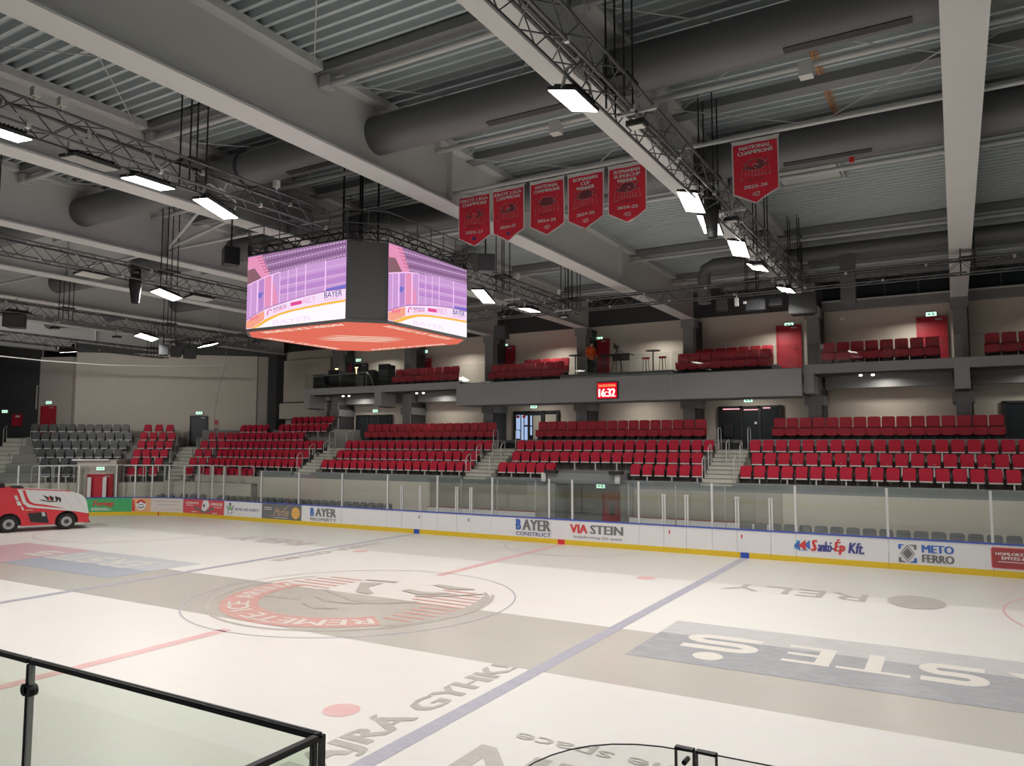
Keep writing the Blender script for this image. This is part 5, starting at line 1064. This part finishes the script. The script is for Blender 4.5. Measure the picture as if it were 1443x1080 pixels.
t = thing('roof_hatch', 'grey framed roof hatch behind the lone banner', 'hatch', (11.2, 6.9, 12.34)); MB().box(-.9, .75, -1, 1, -.03, 0).build('hatch_pane', 'tube', t); MB().tube([(.85, -1, -.05), (.85, 1.05, -.05)], .04, 6).box(-.95, .95, .95, 1.05, -.1, 0).box(-.95, .95, -1.05, -.95, -.1, 0).build('hatch_frame', 'tube', t)
tag(MB().cbox((12.5, 5.5, 11.95), (.12, .12, .16)).tube([(12.5, 5.5, 12.03), (12.5, 5.5, 12.36)], .02).build('red_bell', 'red'), 'small red orange box hanging below the roof near the hatch', 'alarm')

# ================================================================== clock
t = thing('digital_clock', 'red lit digital clock reading 16:32 on the grey gallery fascia', 'clock', (-.64, 19.5, 6.96))
MB().box(-.57, .57, -.06, .04, -.43, .43).build('casing', 'black', t); MB().box(-.54, .54, -.066, -.06, -.40, .40).build('display', 'led_red', t)
pl = lambda x, y: (x, -.072, y)
text(MB(), '16:32', pl, -.47, -.32, .94, .42, bold=.05).build('time_digits', 'led_white', t, tri=True); text(MB(), '26/03/2026', pl, -.49, .19, .98, .13, bold=.03).build('date_digits', 'led_orange', t, tri=True)
ld = area('clock_glow', (-.64, 19.35, 6.96), 1.0, .8, 4, (1, .02, .03), 170, (R(-90), 0, 0))

# ================================================================== gallery furniture and person
ZP = 7.93
t = thing('commentary_table', 'long dark table beside the person on the gallery', 'table', (-.7, 20.9, ZP)); MB().box(-.85, .85, -.35, .35, .98, 1.03).build('tabletop', 'blackbox', t); MB().box(-.1, .85, -.33, -.30, .65, .98).build('front_panel', 'dark', t)
for x in (-.75, .25): MB().tube([(x, 0, 0), (x, 0, .98)], .035).box(x-.25, x+.25, -.2, .2, 0, .03).build('leg', 'dark', t)
for k, (x, lb) in enumerate(((-3.05, 'small round bar table left of the person'), (1.35, 'small round bar table right of the tripod'))):
    t = thing('bar_table', lb, 'table', (x, 20.8, ZP)); MB().tube([(0, 0, 1.08), (0, 0, 1.11)], .38, 20).build('tabletop', 'blackbox', t); MB().tube([(0, 0, 0), (0, 0, 1.08)], .035).build('stem', 'dark', t); MB().tube([(0, 0, 0), (0, 0, .03)], .24, 16).build('foot', 'dark', t)
for k, x in enumerate((.85, 1.75)):
    t = thing('bar_stool', 'red topped bar stool at the right bar table, %s one' % ('left', 'right')[k], 'stool', (x, 21.1, ZP)); MB().tube([(0, 0, .72), (0, 0, .80)], .2, 14).build('seat', 'vip', t)
    for a in range(4): MB().tube([(.18*math.cos(a*PI/2+.4), .18*math.sin(a*PI/2+.4), 0), (.12*math.cos(a*PI/2+.4), .12*math.sin(a*PI/2+.4), .72)], .014, 5).build('leg', 'black', t)
t = thing('video_camera_tripod', 'black video camera on a tripod behind the dark table', 'tripod', (-.85, 21.3, ZP))
for a in range(3): MB().tube([(.4*math.cos(a*2.09), .4*math.sin(a*2.09), 0), (.04*math.cos(a*2.09), .04*math.sin(a*2.09), 1.3)], .018, 5).build('leg', 'black', t)
MB().box(-.08, .08, -.2, .14, 1.38, 1.56).tube([(0, -.2, 1.47), (0, -.33, 1.47)], .055, 10).build('camera', 'black', t); MB().tube([(0, 0, 1.25), (0, 0, 1.4)], .04).tube([(0, .1, 1.35), (.22, .35, 1.2)], .012, 5).box(-.14, -.06, -.05, .0, 1.56, 1.68).build('head', 'black', t)
t = thing('desk_fan', 'small grey round desk fan on the dark table', 'fan', (-.35, 20.95, ZP+1.03)); MB().tube([(0, 0, 0), (0, 0, .02)], .08, 12).tube([(0, 0, .02), (0, 0, .2)], .012).build('stand', 'tube', t); mb = MB(); mb.tube([(.14*math.cos(a), -.02, .3+.14*math.sin(a)) for a in [2*PI*k/16 for k in range(17)]], .008, 5)
for a in range(6): mb.tube([(0, -.02, .3), (.14*math.cos(a), -.02, .3+.14*math.sin(a))], .006, 4)
mb.build('cage', 'tube', t)
for k, (x, y, sx, sz, lb) in enumerate(((-21.3, 20.5, 1.0, .85, 'black equipment case at the left end of the gallery'), (-20.4, 20.9, .9, 1.15, 'black mixing rack left of the sound desk'), (-18.9, 20.7, 1.2, .8, 'black sound desk in the middle of the left gallery'), (-17.3, 20.8, .8, 1.0, 'black monitor stand right of the sound desk'), (-16.3, 21.0, .8, 1.35, 'tall black equipment tower beside the gallery seats'))):
    t = thing('equipment_case', lb, 'equipment', (x, y, 7.83)); MB().box(-sx/2, sx/2, -.35, .35, 0, sz).build('case_body', 'blackbox', t); MB().box(-sx/2, sx/2, -.4, -.1, sz, sz+.06).build('lid', 'dark', t); MB().box(-sx/2+.05, sx/2-.05, -.37, -.35, sz*.3, sz*.8).build('front_panel', 'dark', t)
tag(MB().tube([(-22.2, 20.1, 8.62), (-17.2, 20.1, 8.72)], .02, 6).tube([(-22.2, 20.1, 7.83), (-22.2, 20.1, 8.62)], .02, 6).tube([(-17.2, 20.1, 7.83), (-17.2, 20.1, 8.72), (-16.9, 20.1, 8.5), (-16.6, 20.1, 7.83)], .02, 6).build('rail', 'alu'), 'thin grey rail in front of the sound desk', 'rail')
for k, (x, lb) in enumerate(((-20.2, 'small orange lamp at the left sound equipment'), (-18.5, 'small orange lamp at the middle sound equipment'))): zb = 9.035 if x < -19 else 8.685; tag(MB().cbox((x, 20.62, 9.12), (.22, .06, .06)).box(x-.02, x+.02, 20.6, 20.64, zb, 9.1).build('desk_lamp', 'warm'), lb, 'lamp')

def person(loc, rot, s=1.0):
    t = thing('person', 'person in orange jacket looking down at the dark table', 'person', loc, rot)
    J = []; E_ = []
    def j(p, r, par=None):
        J.append((p, r)); i = len(J)-1
        if par is not None: E_.append((par, i))
        return i
    pel = j((0, .02, .95), .15); wa = j((0, .0, 1.12), .13, pel); ch = j((0, -.02, 1.32), .15, wa); nk = j((0, -.07, 1.50), .058, ch); hd = j((0, -.12, 1.60), .085, nk); cr = j((0, -.14, 1.70), .085, hd); j((0, -.225, 1.60), .022, hd)
    for sx in (-1, 1):
        j((sx*.085, -.13, 1.62), .022, hd)
        hp = j((sx*.10, .02, .88), .10, pel); kn = j((sx*.11, -.02, .48), .065, hp); an = j((sx*.11, .03, .09), .045, kn); j((sx*.12, -.14, .04), .04, an)
        sh = j((sx*.20, -.03, 1.42), .065, ch); el = j((sx*.26, -.02, 1.14), .05, sh); wr = j((sx*.20, -.24, 1.0), .034, el); pm = j((sx*.18, -.31, .97), .036, wr)
        for k in range(4): f1 = j((sx*(.215-.022*k), -.365-.008*(k in (1, 2)), .955), .010, pm); j((sx*(.21-.022*k), -.395-.012*(k in (1, 2)), .925), .008, f1)
        th = j((sx*.14, -.33, .975), .011, pm); j((sx*.12, -.36, .955), .009, th)
    me = bpy.data.meshes.new('body'); me.from_pydata([p for p, r in J], E_, []); o = link('body', me, t); me.materials.append(M['skin'])
    sk = o.modifiers.new('skin', 'SKIN'); o.modifiers.new('smooth', 'SUBSURF').levels = 1
    if not me.skin_vertices: bpy.context.view_layer.update()
    for i, (p, r) in enumerate(J): me.skin_vertices[0].data[i].radius = (r, r)
    me.skin_vertices[0].data[0].use_root = True
    MB().tube([(0, .02, .84), (0, .01, .98), (0, -.01, 1.15), (0, -.03, 1.32), (0, -.04, 1.43), (0, -.06, 1.51)], [.195, .19, .185, .205, .19, .085], 18).build('jacket', 'jacket', t)
    for sx in (-1, 1):
        MB().tube([(sx*.15, -.03, 1.43), (sx*.21, -.03, 1.41), (sx*.265, -.02, 1.14), (sx*.205, -.22, 1.01)], [.09, .085, .07, .05], 12).build('sleeve', 'jacket', t)
        MB().tube([(sx*.09, .02, .92), (sx*.105, .01, .7), (sx*.11, -.02, .48), (sx*.11, .02, .12)], [.125, .105, .085, .07], 12).build('trouser_leg', 'trousers', t)
        MB().box(sx*.12-.05, sx*.12+.05, -.2, .1, 0, .09).build('shoe', 'black', t)
    mb = MB(); mb.tube([(0, -.09, 1.60), (0, -.095, 1.69), (0, -.11, 1.76), (0, -.12, 1.795)], [.095, .105, .085, .03], 14); mb.build('hair', 'hair', t)
    for sx in (-1, 1): MB().cbox((sx*.032, -.222, 1.635), (.02, .012, .012)).build('eye', 'black', t)
    MB().cbox((0, -.212, 1.555), (.045, .012, .012)).build('mouth', 'doorred', t)
person((-2.15, 20.8, ZP), R(55))

# ================================================================== ice resurfacer
ang = math.atan2(.925, .38)
zt_ = thing('ice_resurfacer', 'red and white ice resurfacing machine at the left edge of the rink', 'vehicle', (-24.53, 5.79, 0), ang)
def zs(zx, zy): return ((zx-825)/281.0, max(0, (885-(zx-150)*.074-zy)/312.0))
TZ_ = frame((0, 0, 0), (1, 0, 0), (0, 0, 1), (0, -1, 0))
def arch(cx, r=.5): return [(cx+r*math.cos(R(a)), .42+r*math.sin(R(a))) for a in range(-10, 191, 20)]
low = [(1.0, .32)]+[(.85, .3)] + [p for p in arch(0)] + [(-.52, .28), (-1.88, .28)] + [p for p in arch(-2.4)] + [(-4.3, .35), (-4.35, 1.3), (-3.6, 2.08), (-2.9, 2.13), zs(235, 222), zs(250, 250), zs(300, 440), zs(360, 500), zs(930, 552), zs(1085, 582)]
MB().prism(low, -.98, .98, TZ_).build('lower_body', 'zam_red', zt_)
up_ = [zs(225, 235), zs(330, 238), zs(860, 252), zs(935, 270), zs(1000, 300), zs(1040, 345), zs(1062, 400), zs(1095, 585), zs(930, 555), zs(360, 503), zs(300, 445), zs(255, 300)]
MB().prism(up_, -1.0, 1.0, TZ_).build('snow_tank', 'zam_white', zt_)
def side(name, polys, m, d=1.006, par=None):
    mb = MB()
    for q in polys: mb.poly([TZ_ @ Vector((*zs(*p), d)) for p in q])
    return mb.build(name, m, par or zt_, tri=True)
side('red_stripe', [[(285, 252), (318, 252), (352, 355), (350, 440), (330, 400)], [(330, 400), (352, 355), (380, 415), (430, 445), (560, 462), (820, 515), (640, 500), (420, 472), (365, 450)]], 'zam_red')
side('roof_strip', [[(235, 222), (860, 238), (860, 252), (235, 236)]], 'zam_red'); side('claw_emblem', [[(480, 380), (560, 392), (590, 410), (530, 405)], [(520, 310), (590, 345), (600, 400), (560, 360)], [(600, 315), (660, 350), (640, 420), (620, 370)], [(670, 320), (720, 350), (700, 420), (680, 380)], [(715, 330), (748, 370), (740, 430), (720, 390)], [(560, 400), (700, 400), (690, 415), (580, 418)]], 'black')
side('claw_emblem', [[(560, 350), (620, 330), (660, 345), (655, 390), (575, 390)]], 'ad_red', 1.0055)
side('step_recess', [[(362, 592), (575, 570), (615, 738), (400, 722)]], 'blackbox'); side('step_mark', [[(520, 570), (555, 572), (570, 630), (530, 635)]], 'tube', 1.008)
side('pale_lettering', [[(195, 335), (225, 330), (250, 400), (222, 405)], [(222, 420), (262, 415), (290, 480), (240, 480)], [(275, 500), (300, 495), (318, 545), (300, 550)]], 'zam_white'); side('small_markings', [[(330, 540), (420, 535), (420, 548), (330, 553)]], 't_gold')
side('seam', [[(890, 275), (895, 275), (1085, 578), (1078, 578)], [(755, 290), (759, 290), (890, 520), (884, 520)]], 'tube')
for sx in (0, -2.4):
    for yy in (-.82, .82):
        wl = thing('wheel', '', '', (0, 0, 0)); wl.name = 'wheel'; del wl['label']; del wl['category']; wl.parent = zt_; wl.location = (sx, yy, .4)
        MB().tube([(0, -.15, 0), (0, -.12, 0), (0, .12, 0), (0, .15, 0)], [.34, .4, .4, .34], 28).build('tyre', 'tyre', wl)
        for k in (-1, 1): MB().tube([(0, k*.152, 0), (0, k*.158, 0)], .24, 20).build('rim', 'chrome', wl); MB().tube([(0, k*.156, 0), (0, k*.17, 0)], .11, 14).build('hub', 'dark', wl)
MB().box(.55, .98, -.9, .9, .38, .52).box(.8, 1.05, -.95, .95, .28, .36).build('bumper', 'dark', zt_); MB().box(-4.4, 1.0, -.75, .75, .3, .8).build('chassis', 'black', zt_)
MB().box(-2.3, -1.85, -.95, .95, 2.1, 2.14).build('roof_trim', 'black', zt_); MB().box(-3.4, -2.6, -.5, .5, 2.1, 2.3).build('driver_seat', 'black', zt_)
# ================================================================== end net cable
pts = [Vector((-31.4, 4.5, 9.16)), Vector((-31.38, 5.73, 9.12)), Vector((-30.84, 7.74, 9.03)), Vector((-29.6, 10.75, 8.98)), Vector((-26.9, 13.4, 9.0)), Vector((-23.62, 14.64, 9.02))]
t = thing('net_cable', 'pale sagging cable holding the end net before the corner wall', 'cable', (0, 0, 0)); MB().tube([Vector((-31.3, -8, 9.6)), Vector((-31.4, 0, 9.3))]+pts, .036, 6).build('top_cable', 'seatbar', t); MB().tube([pts[-1], pts[-1]+Vector((-.5, 0, -1.2)), pts[-1]+Vector((-.75, -.1, -3)), pts[-1]+Vector((-.6, -.1, -5.5))], .012, 5).build('side_cable', 'column', t)
for p in (pts[2], pts[5]): MB().tube([p, (p.x, p.y, 12.3)], .008, 4).build('hanger_wire', 'tube', t)
print('red seats', NS['red'], 'objects', len(bpy.data.objects))
